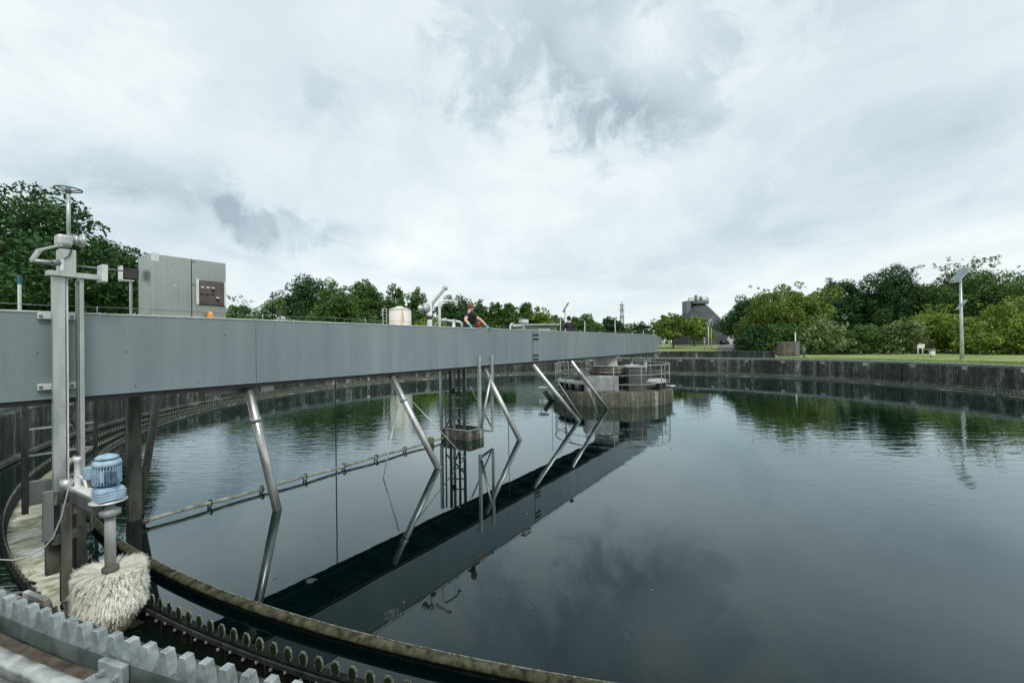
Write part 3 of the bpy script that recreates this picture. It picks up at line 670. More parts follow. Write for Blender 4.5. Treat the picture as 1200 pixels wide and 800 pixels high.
# scraper struts: stainless tubes from the bridge underside into the water
for (ut, vt, ub, vb, rad) in ((290, 456, 325, 597, 0.085), (457, 439, 513.5, 548, 0.085), (566, 432, 609, 515.5, 0.085), (622, 429, 678, 493.5, 0.085), (667, 424, 712, 479, 0.085)):
    b_ = atz(ub, vb, 0.0); db = sd_of(b_)[1]; t_ = onf(ut, vt, D0+0.12); t_.z = ZB-0.01
    d_ = (b_-t_); e_ = b_+d_*0.35
    st = MB(); st.tube([t_, e_], rad*0.82, 16); so_ = st.build('scraper_strut', 'pipe', br)
    if ub < 560:
        q = t_+d_*0.28; dn = d_.normalized(); mb = MB(); mb.tube([q-dn*0.035, q+dn*0.035], rad*0.95, 16); mb.build('strut_collar', 'galv', so_)
for (ua, va, ub, vb) in ((758, 418, 751, 427), (741.5, 418, 735, 426.5)):
    a = onf(ua, va, D0+0.5); a.z = ZB; b_ = a+(bp(-0.9, -0.2, -0.75)); mb = MB(); mb.tube([a, a+(b_-a)*2.6], 0.06, 10); mb.build('scraper_strut', 'galv_light', br)
# thin stay rods of the scrapers
for (pa, pb, r_) in ((onf(484, 471, D0+0.1), atz(545, 536, 0), 0.012), (onf(466, 474, D0+0.1), atz(449, 560, 0), 0.012), (onf(681, 432, D0+0.1), atz(700, 483, 0), 0.016), (onf(655, 449, D0), atz(681, 489, 0), 0.014)):
    mb = MB(); mb.tube([pa, pb+(pb-pa)*0.1], r_, 8); mb.build('stay_rod', 'galv', br)
# upright legs under the left end: thick post and slanted post
p = atz(157, 608, 0.0)
mb = MB(); mb.beam(Vector((p.x, p.y, -0.6)), Vector((p.x, p.y, ZB)), 0.16, 0.16, 0.006); mb.build('support_post', 'mossy_steel', br)
q = atz(163, 603, 0.0); q2 = aty(185, 462, q.y+0.35)
mb = MB(); mb.tube([q+(q-q2)*0.2, q2], 0.055, 10); mb.build('slanted_post', 'mossy_steel', br)
# long thin rods hanging down into the pool
for (u_, vb, dd) in ((394, 551, 0.012), (596, 507, 0.012), (647, 473, 0.010)):
    p = atz(u_, vb, 0.0); mb = MB(); mb.tube([Vector((p.x, p.y, -0.3)), Vector((p.x, p.y, ZB+0.02))], dd, 6); mb.build('hanging_rod', 'dark_steel', br)

# rung frame behind the cleaner (hanging from the rear girder, over the channel)
lf = thing('rung_frame', tuple(atz(30, 600, 0.15)), 'dark hanging frame with rungs under the far left of the bridge', 'ladder')
p = atz(29.5, 602, 0.02); yb = p.y
mb = MB(); mb.beam(Vector((p.x, p.y, 0.02)), Vector((p.x, p.y, ZB)), 0.075, 0.075, 0.004); mb.build('side_rail', 'dark_steel', lf)
q = bp(sd_of(p)[0]+0.85, sd_of(p)[1], 0)
mb = MB(); mb.beam(Vector((q.x, q.y, 0.02)), Vector((q.x, q.y, ZB)), 0.05, 0.05, 0.004); mb.build('side_rail', 'dark_steel', lf)
for z_ in (0.14, 0.52, 0.95, 1.38, 1.80):
    mb = MB(); mb.beam(Vector((p.x, p.y, z_)), Vector((q.x, q.y, z_)), 0.02, 0.03); mb.build('rung', 'galv', lf)
mb = MB(); mb.beam(Vector((p.x, p.y, 2.05))+bp(0.15, 0, 0), Vector((q.x, q.y, 0.95)), 0.09, 0.03); mb.build('diagonal_brace', 'dark_steel', lf)
mb = MB(); mb.b(sd_of(p)[0]+0.04, sd_of(q)[0]-0.03, sd_of(p)[1]-0.02, sd_of(p)[1]+0.02, 0.16, 0.50, 0, FR); mb.build('splash_plate', 'galv_dark', lf)

# ------------------------------------------------------------------ channel cleaning machine
DP = D0-0.17
foot = onf(72, 690, DP); foot.z = -0.25
cl_ = thing('channel_cleaner', tuple(foot), 'galvanised channel cleaning arm with handwheel, twin posts and blue motor', 'cleaning machine')
def face_box(name, u0, u1, v0, v1, d0, d1, mat, par=cl_, bev=0.003):
    a, b_ = onf(u0, v0, d0), onf(u1, v1, d0)
    mb = MB(); mb.b(sd_of(a)[0], sd_of(b_)[0], d0, d1, min(a.z, b_.z), max(a.z, b_.z), bev, FR); return mb.build(name, mat, par)
DPF = DP-0.09
ZJ = onf(70, 579, DPF).z
sA, sB = sd_of(onf(62.8, 500, DPF))[0], sd_of(onf(77.3, 500, DPF))[0]
zt = onf(70, 321.5, DPF).z
mb = MB(); mb.b(sA, sB, DPF, DPF+0.008, ZJ, zt, 0.002, FR); mb.b(sA, sA+0.008, DPF+0.0085, DP+0.0, ZJ, zt, 0, FR); mb.b(sB-0.008, sB, DPF+0.0085, DP+0.0, ZJ, zt, 0, FR); mb.build('upper_post', 'galv', cl_)
sM, sN = sd_of(onf(78.6, 500, DPF+0.03))[0], sd_of(onf(81.0, 500, DPF+0.03))[0]
mb = MB(); mb.b(sM, sN, DPF+0.03, DP+0.02, ZJ, zt+0.05, 0.003, FR); mb.build('guide_bar', 'galv_light', cl_)
sC, sD = sd_of(onf(94.2, 500, DPF))[0], sd_of(onf(99.6, 500, DPF))[0]
mb = MB(); mb.b(sC, sD, DPF, DP+0.02, ZJ, zt+0.01, 0.004, FR); mb.build('upper_post', 'galv', cl_)
mb = MB(); mb.b(sC-0.016, sC-0.003, DPF+0.02, DP+0.02, ZJ, zt-0.05, 0, FR); mb.build('wear_strip', 'galv_dark', cl_)
# clamp bars on the girder face
for v_ in (370, 453.5):
    a, b_ = onf(43, v_, D0), onf(88.5, v_, D0)
    mb = MB(); mb.b(sd_of(a)[0], sd_of(b_)[0], D0-0.05, D0-0.009, a.z-0.035, a.z+0.035, 0.004, FR); c_ = mb.build('clamp_bar', 'galv_light', cl_)
    for uu in (47.5, 84.5):
        q = onf(uu, v_, D0-0.05); mb = MB(); mb.lathe([(0, 0), (0.018, 0), (0.018, 0.015), (0, 0.018)], Matrix.Translation(bp(sd_of(q)[0], D0-0.05, a.z)) @ FR.to_3x3().to_4x4() @ Matrix.Rotation(PI/2, 4, 'X'), 6, False); mb.build('clamp_bolt', 'galv_dark', c_)
# head: box, gear, spindle and handwheel
hb = face_box('head_box', 70, 89.5, 291, 325, DP-0.14, DP+0.04, 'galv')
face_box('head_plate', 56, 70, 316, 323, DP-0.14, DP, 'galv')
face_box('instruction_label', 70.5, 74.5, 304, 317, DP-0.144, DP-0.1405, 'label', hb, 0)
face_box('gear_housing', 67, 86, 273, 289, DP-0.13, DP+0.05, 'galv', cl_, 0.03)
ga, gb = onf(86, 281, DP-0.03), onf(99, 281, DP-0.03)
L_ = (gb-ga).length
axm = Matrix((Vector((0, 0, 1)).cross(bd) * -1, Vector((0, 0, 1)), bd)).transposed().to_4x4(); axm.translation = ga
mb = MB(); mb.lathe([(0, 0), (0.055, 0), (0.06, L_*0.35), (0.045, L_*0.4), (0.045, L_*0.6), (0.078, L_*0.65), (0.08, L_*0.95), (0.06, L_), (0, L_)], axm, 20); mb.build('gear_disc', 'galv', cl_)
sp0, sp1_ = onf(80.5, 290, DP-0.03), onf(80.5, 222, DP-0.03); sp1_ = Vector((sp0.x, sp0.y, sp1_.z))
mb = MB(); mb.tube([sp0, sp1_], 0.019, 10); spn = mb.build('spindle', 'galv', cl_)
rw = 0.118
mb = MB(); mb.tube([sp1_+Vector((rw*math.cos(a*PI/16), rw*math.sin(a*PI/16), 0)) for a in range(32)], 0.009, 8, closed=True)
hw = mb.build('handwheel', 'slate_cap', cl_)
for k in range(3):
    a = k*2*PI/3+0.4; mb = MB(); mb.tube([sp1_+Vector((0, 0, -0.02)), sp1_+Vector((rw*math.cos(a), rw*math.sin(a), 0))], 0.008, 6); mb.build('spoke', 'slate_cap', hw)
mb = MB(); mb.lathe([(0, -0.045), (0.026, -0.045), (0.026, 0.015), (0, 0.02)], Matrix.Translation(sp1_), 12); mb.build('hub', 'slate_cap', hw)
# handle frame to the left
h = [onf(*q, DP-0.2) for q in ((72, 287), (44, 293), (36, 305), (62, 308))]
mb = MB(); mb.beam(onf(72, 287, DP-0.1), h[1], 0.05, 0.02); mb.beam(h[1], h[2], 0.05, 0.025); mb.tube([h[2], onf(62, 307.5, DP-0.15)], 0.022, 10)
mb.beam(onf(49, 292, DP-0.12), onf(40, 303, DP-0.12), 0.02, 0.03); mb.build('handle_frame', 'galv', cl_)
mb = MB(); mb.tube([onf(60, 308, DP-0.15), onf(69, 307.5, DP-0.12)], 0.036, 12); mb.build('swivel_knob', 'galv_dark', cl_)
mb = MB(); q0 = onf(84, 293, DP-0.15); mb.tube([q0, onf(81, 300, DP-0.16), onf(76, 303, DP-0.16)], 0.007, 6); mb.build('head_cable', 'black', cl_)
# side arm to the right with end plate and rod
face_box('side_arm', 89, 120, 319.5, 328, DP-0.13, DP-0.03, 'galv')
face_box('arm_end_plate', 119.5, 126.5, 309.5, 330, DP-0.2, DP+0.0, 'galv_light')
mb = MB(); mb.tube([onf(90, 311.5, DP-0.02), onf(145, 317.5, DP-0.02)], 0.009, 8); mb.build('side_rod', 'galv_dark', cl_)
# lower frame: legs going down into the channel
def vpost(name, u, vb, d_, w0, w1, zt_, mat='mossy_steel', zb_=None):
    p_ = onf(u, vb, d_); s_ = sd_of(p_)[0]
    mb = MB(); mb.b(s_-w0/2, s_+w0/2, d_-w1/2, d_+w1/2, p_.z if zb_ is None else zb_, zt_, 0.004, FR); return mb.build(name, mat, cl_)
DL = DP-0.30
zl = ZJ-0.005
vpost('lower_leg', 61, 672, DL-0.15, 0.10, 0.07, zl)
vpost('lower_leg', 70, 662, DL+0.25, 0.10, 0.07, zl, 'dark_steel')
vpost('lower_leg', 77.5, 703, DL-0.25, 0.085, 0.08, zl, 'mossy_steel')
vpost('lower_leg', 95, 664, DL+0.3, 0.09, 0.07, zl)
vpost('lower_leg', 87, 664, DL+0.32, 0.04, 0.05, zl, 'dark_steel')
pfoot = onf(81, 712, DL-0.28)
mb = MB(); mb.beam(pfoot+Vector((-0.05, 0, 0.06)), pfoot+Vector((0.05, -0.05, -0.07)), 0.07, 0.09, 0.02); mb.build('foot_block', 'black', cl_)
# guard plate at the left, cross bars, shelf and arm to the motor
PB = atz(130, 742, Z_CH); YB = PB.y
def up_at(v): return aty(130, v, YB).z
face_box('guard_plate', 50, 63.5, 577, 632, DL-0.32, DL-0.28, 'galv_dark', bev=0.006)
DS = sd_of(PB)[1]
za = up_at(592)
c0, c1 = onf(64, 583, DL-0.28), onf(80, 578, DL+0.05)
mb = MB(); mb.beam(onf(63, 584, DL-0.30), onf(81, 580, DL+0.0), 0.05, 0.14, 0.004); mb.build('cross_bar', 'mossy_steel', cl_)
mb = MB(); mb.beam(onf(64, 633, DL-0.30), onf(107, 616, DL+0.1), 0.06, 0.095, 0.004); mb.build('cross_bar', 'mossy_steel', cl_)
ptL = onf(80, 572, DL+0.0)
shz = ptL.z
mot = Vector((PB.x, PB.y, 0))
# side channel from the frame out to the motor plate
e0 = Vector((ptL.x, ptL.y, shz)); e1 = aty(117, 589, YB-0.02)
mb = MB(); mb.beam(e0+Vector((0, 0, -0.06)), e1+Vector((0, 0, -0.05)), 0.05, 0.13, 0.004); mb.build('motor_arm', 'galv_dark', cl_)
sf = [aty(*q) for q in ((81, 571, ptL.y), (101, 568, ptL.y+0.22), (116, 577, YB+0.22), (116, 587.5, YB-0.02))]
mb = MB(); zs = [p_.z for p_ in sf]
top = [mb.bm.verts.new((p_.x, p_.y, p_.z+0.004)) for p_ in sf]; bot = [mb.bm.verts.new((p_.x, p_.y, p_.z-0.014)) for p_ in sf]
mb.bm.faces.new(top); mb.bm.faces.new(bot[::-1])
for k in range(4): mb.bm.faces.new((top[k], bot[k], bot[(k+1) % 4], top[(k+1) % 4]))
mb.build('shelf_plate', 'white', cl_)
face_box('side_post', 106.8, 108.0, 588, 620, DL+0.02, DL+0.06, 'galv')
face_box('stub_box', 84, 95, 588, 600, DL-0.25, DL-0.05, 'mossy_steel')
# little cylinder, white cable and pull wire on the shelf
cy = aty(91, 575, ptL.y+0.05)
mb = MB(); mb.lathe([(0, 0), (0.035, 0), (0.035, 0.05), (0.028, 0.06), (0.028, 0.33), (0.036, 0.34), (0.036, 0.38), (0, 0.39)], Matrix.Translation(cy), 16); mb.build('lifting_cylinder', 'galv_light', cl_)
mb = MB(); mb.tube([cy+Vector((-0.01, 0, 0.38)), cy+Vector((0.0, 0, 0.44)), cy+Vector((0.02, 0, 0.42))], 0.008, 6); mb.build('lifting_eye', 'dark_steel', cl_)
mb = MB(); mb.tube([aty(*q, ptL.y) for q in ((91, 558.5), (95, 558), (98, 561), (100.5, 567), (103, 576))], 0.013, 8); mb.build('white_cable', 'white', cl_)
mb = MB(); mb.box(Matrix.Translation(aty(105, 572, ptL.y+0.02)) @ Matrix.Rotation(0.25, 4, 'Y'), (0.02, 0.04, 0.13), 0.003); mb.build('stop_wedge', 'boxbrown', cl_)
mb = MB(); mb.lathe([(0, 0), (0.055, 0), (0.055, 0.12), (0, 0.12)], Matrix.Translation(aty(78, 574, ptL.y+0.02)), 16); mb.build('post_socket', 'galv', cl_)
wr = []
for q in ((88, 560), (84, 567), (80, 573), (77, 585), (72, 605), (62, 630), (50, 643), (34, 652), (15, 656), (-8, 655)):
    wr.append(aty(q[0], q[1], ptL.y-0.45-0.002*max(0, 62-q[0])))
mb = MB(); mb.tube(wr, 0.0065, 6); mb.build('pull_wire', 'galv_light', cl_)
# motor, gearbox, shaft
MX = Matrix.Translation((mot.x, mot.y, 0))
ru = 1/ (FPX/YB)         # metres per pixel there
cxm = aty(127, 560, YB+0.02); gm = Matrix.Translation((cxm.x, cxm.y, 0)) @ Matrix.Rotation(R(-33), 4, 'Z')
z_g0, z_g1 = up_at(585), up_at(570)
mb = MB(); mb.box(gm @ Matrix.Translation((0.01, 0, (z_g0+z_g1)/2)), (33*ru*0.80, 24*ru, z_g1-z_g0), 0.022)
gbx = mb.build('gearbox', 'motor', cl_)
for k in range(4):
    mb = MB(); zk = z_g0+(k+0.7)*(z_g1-z_g0)/5; mb.box(gm @ Matrix.Translation((0.01, 0, zk)), (33*ru*0.80+0.012, 24*ru+0.012, 0.010), 0.002); mb.build('gearbox_rib', 'motor', gbx)
mcx = aty(125.5, 550, YB+0.02); mm = Matrix.Translation((mcx.x, mcx.y, 0))
zm0, zm1 = up_at(568.5), up_at(546)
rm = 11.0*ru
mb = MB(); mb.lathe([(0, zm0-0.02), (rm*0.8, zm0-0.02), (rm*0.8, zm0+0.01), (rm, zm0+0.012), (rm, zm1), (0, zm1)], mm, 28); mb_body = mb.build('motor_body', 'motor_dark', cl_)
fins = MB()
for k in range(30):
    a = k*2*PI/30; fins.box(mm @ Matrix.Rotation(a, 4, 'Z') @ Matrix.Translation((rm+0.008, 0, (zm0+zm1)/2+0.01)), (0.022, 0.006, zm1-zm0-0.02))
tag(fins.build('cooling_fins', 'motor', mb_body), kind='stuff')
z2, z3, z4 = up_at(546.5), up_at(539), up_at(532)
mb = MB(); mb.lathe([(rm*0.9, z2), (rm*1.18, z2+0.004), (rm*1.22, z2+0.03), (rm*1.18, z3-0.01), (rm*1.02, z3), (0, z3)], mm, 32); mb.build('fan_cowl', 'motor', cl_)
mb = MB(); mb.lathe([(0, z3+0.012), (rm*0.95, z3+0.012), (rm*1.0, z3+0.03), (rm*0.8, z4-0.015), (rm*0.3, z4), (0, z4)], mm, 32); mb.build('rain_cap', 'motor', cl_)
mb = MB(); mb.lathe([(0, z3-0.001), (rm*0.35, z3-0.001), (rm*0.35, z3+0.013), (0, z3+0.013)], mm, 12); mb.build('cap_spacer', 'motor_dark', cl_)
tb0 = aty(107.5, 553.5, YB-0.02)
mb = MB(); mb.box(Matrix.Translation(tb0) @ Matrix.Rotation(R(-20), 4, 'Z'), (13*ru, 12*ru, 14.5*ru), 0.014); mb.build('terminal_box', 'motor', cl_)
for (q, w_) in ((119, 0.03), (127.5, 0.045), (134, 0.04)):
    mb = MB(); pq = aty(q, 557, YB+0.02-rm*0.99); mb.box(Matrix.Translation((pq.x, pq.y, (zm0+zm1)/2+0.01)), (w_, 0.02, (zm1-zm0)*0.62), 0.006); mb.build('motor_foot_pad', 'motor_dark' if q > 125 else 'motor', mb_body)
z5 = up_at(586.5)
mb = MB(); mb.lathe([(0, z5-0.012), (17*ru, z5-0.012), (17.5*ru, z5), (0, z5)], Matrix.Translation((cxm.x, cxm.y, 0)), 28); mb.build('mounting_plate', 'galv_light', cl_)
za_, zb_, zc_ = up_at(590), up_at(597), up_at(604)
mb = MB(); mb.lathe([(0, z5-0.013), (4*ru, z5-0.013), (5*ru, zb_+0.01), (10*ru, zb_), (10*ru, zc_+0.01), (8*ru, zc_), (0, zc_)], MX, 24); mb.build('bearing_flange', 'mattegrey', cl_)
z6 = up_at(666)
mb = MB(); mb.lathe([(0, z6), (5.2*ru, z6), (5.2*ru, zc_), (0, zc_)], MX, 24); mb.build('drive_shaft', 'mattegrey', cl_)
mb = MB(); mb.lathe([(0, z6-0.05), (6.5*ru, z6-0.045), (8*ru, z6-0.01), (8*ru, z6+0.02), (5.3*ru, z6+0.035), (0, z6+0.035)], MX, 20); mb.build('brush_collar', 'boxbrown', cl_)
# brush: thousands of bristles arching out and down from the hub
rnd = np.random.default_rng(5)
def strands(n, fn, wdt):
    V = []; Fc = []
    for i in range(n):
        pts = fn(i); sd_ = None
        for j, p_ in enumerate(pts):
            nx = pts[min(j+1, len(pts)-1)]-pts[max(j-1, 0)]
            si = np.cross(nx, np.array([0, 0, 1.0])+rnd.normal(0, .5, 3) if sd_ is None else np.array([0, 0, 1.0])); l = np.linalg.norm(si)
            sd_ = si/l if l > 1e-6 else np.array([1.0, 0, 0])
            ww = wdt*(0.7+0.6*j/len(pts)); V.append(p_-sd_*ww); V.append(p_+sd_*ww)
        b0 = len(V)-2*len(pts)
        for j in range(len(pts)-1): Fc.append((b0+2*j, b0+2*j+1, b0+2*j+3, b0+2*j+2))
    return V, Fc
hub = np.array([mot.x, mot.y, z6-0.03]); RB = 0.415
HT = hub[2]-Z_CH
BA = rnd.uniform(0, 2*PI, 3200); BK = rnd.uniform(0, 1, 3200)**0.9; BL = 1+rnd.normal(0, .05, 3200)
def bristle(i):
    b_id = rnd.integers(0, 3200); a = BA[b_id]+rnd.normal(0, .016); k = min(1, max(0, BK[b_id]+rnd.normal(0, .016)))
    re_ = (0.275 if k < 0.62 else 0.275-(k-0.62)*0.40)*(BL[b_id]+rnd.normal(0, .02)); ze = 0.05-k*HT*1.02+rnd.normal(0, .012)
    c_, s_ = math.cos(a), math.sin(a); pts = []
    for j in range(6):
        t = j/5; r_ = 0.05+(re_-0.05)*(1-(1-t)**1.12); z_ = ze*t**1.18+0.02*math.sin(PI*t)
        pts.append(hub+np.array([c_*r_, s_*r_, z_]))
    return pts
V, Fc = strands(36000, bristle, 0.0011)
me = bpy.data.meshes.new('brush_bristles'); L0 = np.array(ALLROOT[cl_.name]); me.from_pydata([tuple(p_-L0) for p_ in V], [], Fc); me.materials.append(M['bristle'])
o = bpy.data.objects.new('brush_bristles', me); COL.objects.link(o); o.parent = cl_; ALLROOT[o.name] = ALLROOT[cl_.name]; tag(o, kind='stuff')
mb = MB(); mb.lathe([(0, z6-0.46), (0.03, z6-0.46), (0.05, z6-0.1), (0.05, z6-0.04), (0, z6-0.04)], MX, 12); mb.build('brush_core', 'galv_dark', cl_)

p = atz(29, 704, 0.0)
mb = MB(); mb.tube([Vector((p.x, p.y, -0.1)), Vector((p.x, p.y, 0.14)), Vector((p.x+0.02, p.y+0.03, 0.19)), Vector((p.x+0.05, p.y+0.06, 0.15))], 0.016, 8); mb.build('weir_stay', 'black', ch)
# ------------------------------------------------------------------ things on the bridge
cbp = onf(220, 371, D0+0.12)
cb = thing('control_cabinet', tuple(bp(sd_of(cbp)[0], D0+0.3, ZT-0.5)), 'tall stainless switch cabinet with a framed brown instrument panel on the bridge', 'cabinet')
DC = D0+0.10
s0_, s1_, s2_ = [sd_of(onf(u_, 330, DC))[0] for u_ in (177, 224.5, 265)]
zc1 = onf(177, 296.5, DC).z; zc0 = ZB+0.2
mb = MB(); mb.b(s0_, s2_, DC+0.03, DC+0.50, zc0, zc1, 0.004, FR); mb.build('body', 'cab', cb)
mb = MB(); mb.b(s0_+0.003, s1_-0.006, DC, DC+0.029, zc0+0.05, zc1-0.008, 0.006, FR); mb.build('door', 'cab', cb)
mb = MB(); mb.b(s1_+0.006, s2_-0.003, DC, DC+0.029, zc0+0.05, zc1-0.008, 0.006, FR); dr = mb.build('door', 'cab', cb)
a, b_ = onf(229.5, 328, DC), onf(264, 329, DC); zlo = onf(247, 357, DC).z; zhi = onf(247, 329.5, DC).z
sa, sb = sd_of(a)[0], sd_of(b_)[0]
mb = MB(); mb.b(sa+0.03, sb-0.02, DC-0.012, DC-0.001, zlo, zhi, 0.002, FR); pn = mb.build('instrument_panel', 'brown', dr)
mb = MB(); mb.b(sa, sa+0.032, DC-0.02, DC-0.0005, zlo-0.01, zhi+0.01, 0.003, FR); mb.build('panel_frame', 'white', dr)
mb = MB(); mb.b(sb-0.022, sb, DC-0.02, DC-0.0005, zlo-0.01, zhi+0.01, 0.003, FR); mb.build('panel_frame', 'white', dr)
mb = MB(); mb.b(sa+0.033, sb-0.023, DC-0.02, DC-0.0125, zlo-0.012, zlo+0.003, 0, FR); mb.build('panel_sill', 'black', dr)
for (u_, v_, big) in ((237, 336.5, 0), (243.5, 337, 0), (249.5, 337.5, 1), (236.5, 344.5, 0), (242.5, 345, 0), (249, 345, 0), (255, 349, 1)):
    p = onf(u_, v_, DC-0.012); mb = MB(); s_ = sd_of(p)[0]
    hi = v_ < 340 or u_ > 252
    mb.b(s_-0.021, s_+0.021, DC-0.022, DC-0.0125, p.z-0.009, p.z+0.009, 0.002, FR); mb.build('nameplate' if hi else 'push_button', 'label' if hi else 'black', dr)
    if big: mb = MB(); mb.b(s_-0.016, s_+0.016, DC-0.04, DC-0.0125, p.z-0.045, p.z-0.013, 0.006, FR); mb.build('rotary_knob', 'black', dr)
p = onf(181.5, 301, DC); s_ = sd_of(p)[0]
mb = MB(); mb.b(s_-0.045, s_+0.045, DC-0.003, DC-0.0005, p.z-0.055, p.z+0.055, 0, FR); mb.build('faded_sticker', 'galv_light', cb)
for v_ in (306, 333):
    p = onf(227, v_, DC); s_ = sd_of(p)[0]; mb = MB(); mb.b(s_-0.012, s_+0.012, DC-0.012, DC-0.0005, p.z-0.015, p.z+0.015, 0.004, FR); mb.build('door_lock', 'galv_dark', cb)
bp_ = onf(246.3, 366.3, D0+0.05)
bc = thing('warning_beacon', (bp_.x, bp_.y, ZT), 'small round orange beacon in front of the cabinet on the girder edge', 'beacon')
mb = MB(); mb.lathe([(0, 0), (0.04, 0), (0.043, 0.025), (0, 0.03)], Matrix.Translation((bp_.x, bp_.y, ZT)), 16); mb.build('base', 'orange', bc)
mb = MB(); mb.lathe([(0.038, 0.028), (0.042, 0.05), (0.036, 0.08), (0.02, 0.098), (0, 0.103)], Matrix.Translation((bp_.x, bp_.y, ZT)), 16); mb.build('lens', 'orange', bc)

q = onf(23, 360, D0+0.3)
mk = thing('marker_post', (q.x, q.y, ZB+0.2), 'slim white post with a blue green cap at the far left', 'post')
zt_ = onf(23, 333, D0+0.3).z; z9 = onf(23, 322, D0+0.3).z
mb = MB(); mb.b(-0.012, 0.012, -0.012, 0.012, ZB+0.2, zt_, 0.003, Matrix.Translation((q.x, q.y, 0))); mb.build('post', 'galv_light', mk)
mb = MB(); mb.b(-0.014, 0.014, -0.014, 0.014, zt_, z9, 0.003, Matrix.Translation((q.x, q.y, 0))); mb.build('cap', 'bluecap', mk)

q = onf(153.5, 362, D0+0.4)
ib = thing('instrument_stand', (q.x, q.y, ZB+0.2), 'thin stand with a pale bracket and dark display box, left of the cabinet', 'instrument')
DI = D0+0.4
mb = MB(); mb.b(-0.013, 0.013, -0.013, 0.013, ZB+0.2, onf(153, 330, DI).z, 0.003, Matrix.Translation((q.x, q.y, 0))); mb.build('post', 'galv', ib)
face_box('bracket', 143, 157.5, 327.3, 329.8, DI-0.03, DI+0.12, 'galv_light', ib, 0.002)
face_box('bracket', 142.3, 144.3, 311, 327.2, DI-0.03, DI+0.12, 'galv_light', ib, 0.002)
face_box('display_box', 145.5, 163, 313.5, 327, DI+0.0, DI+0.12, 'slate', ib, 0.006)

# ------------------------------------------------------------------ lifting davit, bent pipes on the bridge
q = onf(503.5, 380, D0+0.25); s_ = sd_of(q)[0]
dv = thing('lifting_davit', tuple(bp(s_, D0+0.25, ZB+0.2)), 'white lifting davit with winch and raised arm, left of the person', 'davit')
DD = D0+0.25
mb = MB(); mb.tube([bp(s_, DD, ZB+0.2), bp(s_, DD, onf(503, 352, DD).z)], 0.062, 14); mb.build('column', 'white', dv)
mb = MB(); a = onf(503, 360, DD); b2 = onf(521.5, 338, DD); mb.beam(a, b2, 0.06, 0.07, 0.01); mb.build('boom', 'galv', dv)
mb = MB(); mb.tube([a+(b2-a)*0.06+Vector((0, 0, -0.10)), a+(b2-a)*0.45], 0.024, 8); mb.build('boom_stay', 'white', dv)
mb = MB(); mb.tube([b2-Vector((0.05, 0, 0)), b2+Vector((0.06, 0, 0.02))], 0.055, 12); mb.build('boom_head', 'galv', dv)
wm = FR.to_3x3().to_4x4() @ Matrix.Rotation(PI/2, 4, 'X'); wp = onf(497, 361.5, DD-0.05); wm.translation = wp
mb = MB(); mb.lathe([(0, -0.11), (0.10, -0.11), (0.10, -0.085), (0.055, -0.08), (0.055, 0.08), (0.10, 0.085), (0.10, 0.11), (0, 0.11)], wm, 20); mb.build('winch_drum', 'galv', dv)
mb = MB(); mb.tube([wp, onf(503, 358, DD)], 0.04, 10); mb.build('winch_bracket', 'white', dv)
mb = MB(); mb.tube([bp(s_, DD-0.002, onf(503, 374, DD).z), bp(s_, DD-0.002, onf(503, 370, DD).z)], 0.07, 14); mb.build('column_sleeve', 'dark_steel', dv)

q = onf(515, 383, D0+0.2); s_ = sd_of(q)[0]
bpz = thing('bent_pipe', tuple(bp(s_, D0+0.2, ZB+0.2)), 'tall white hooked pipe standing between the davit and the person', 'pipe')
pts = [bp(s_, D0+0.2, ZB+0.2)]+[onf(*p_, D0+0.2) for p_ in ((515, 370), (515, 357), (515.7, 354.5), (517.5, 353), (520, 352.6), (527, 352.4), (531, 353), (533.5, 355), (534.2, 357.5))]
mb = MB(); mb.tube(pts, 0.034, 10); mb.build('pipe', 'white', bpz)
mb = MB(); mb.tube([pts[-1]-Vector((0, 0, 0.02)), pts[-1]+Vector((0, 0, 0.02))], 0.045, 10); mb.build('end_rim', 'galv', bpz)

q = onf(530, 384, D0+0.22); s_ = sd_of(q)[0]
vp = thing('flanged_pipe', tuple(bp(s_, D0+0.22, ZB+0.2)), 'short white level pipe with flanges beside the hooked pipe', 'pipe')
mb = MB(); mb.tube([onf(*p_, D0+0.22) for p_ in ((516.5, 374.5), (522, 375), (528, 376), (534, 376.3), (539, 377.3), (541, 379), (541, 384))], 0.033, 10); mb.build('pipe_run', 'white', vp)
for (a, b_) in (((521, 374.7), (522.2, 374.9)), ((531, 376), (532.2, 376.2))):
    mb = MB(); mb.tube([onf(*a, D0+0.22), onf(*b_, D0+0.22)], 0.055, 12); mb.build('flange', 'galv', vp)
mb = MB(); a = onf(531.5, 376.5, D0+0.22); mb.tube([a, Vector((a.x, a.y, ZB+0.2))], 0.045, 10); mb.build('leg', 'galv_light', vp)

q = onf(598, 386, D0+0.3); s_ = sd_of(q)[0]
hp = thing('hooked_rail', tuple(bp(s_, D0+0.3, ZB+0.2)), 'pale looped hose hook with a level rail, right of the person', 'hose hook')
mb = MB(); mb.tube([bp(s_, D0+0.3, ZB+0.2)]+[onf(*p_, D0+0.3) for p_ in ((598, 383), (598.3, 380.6), (600, 379.4), (601.8, 380), (602.2, 381.6), (601, 382.6))], 0.03, 10); mb.build('hook', 'white', hp)
mb = MB(); mb.tube([onf(602, 381.8, D0+0.3), onf(613, 381.6, D0+0.3)], 0.022, 8); mb.build('rail', 'galv_light', hp)

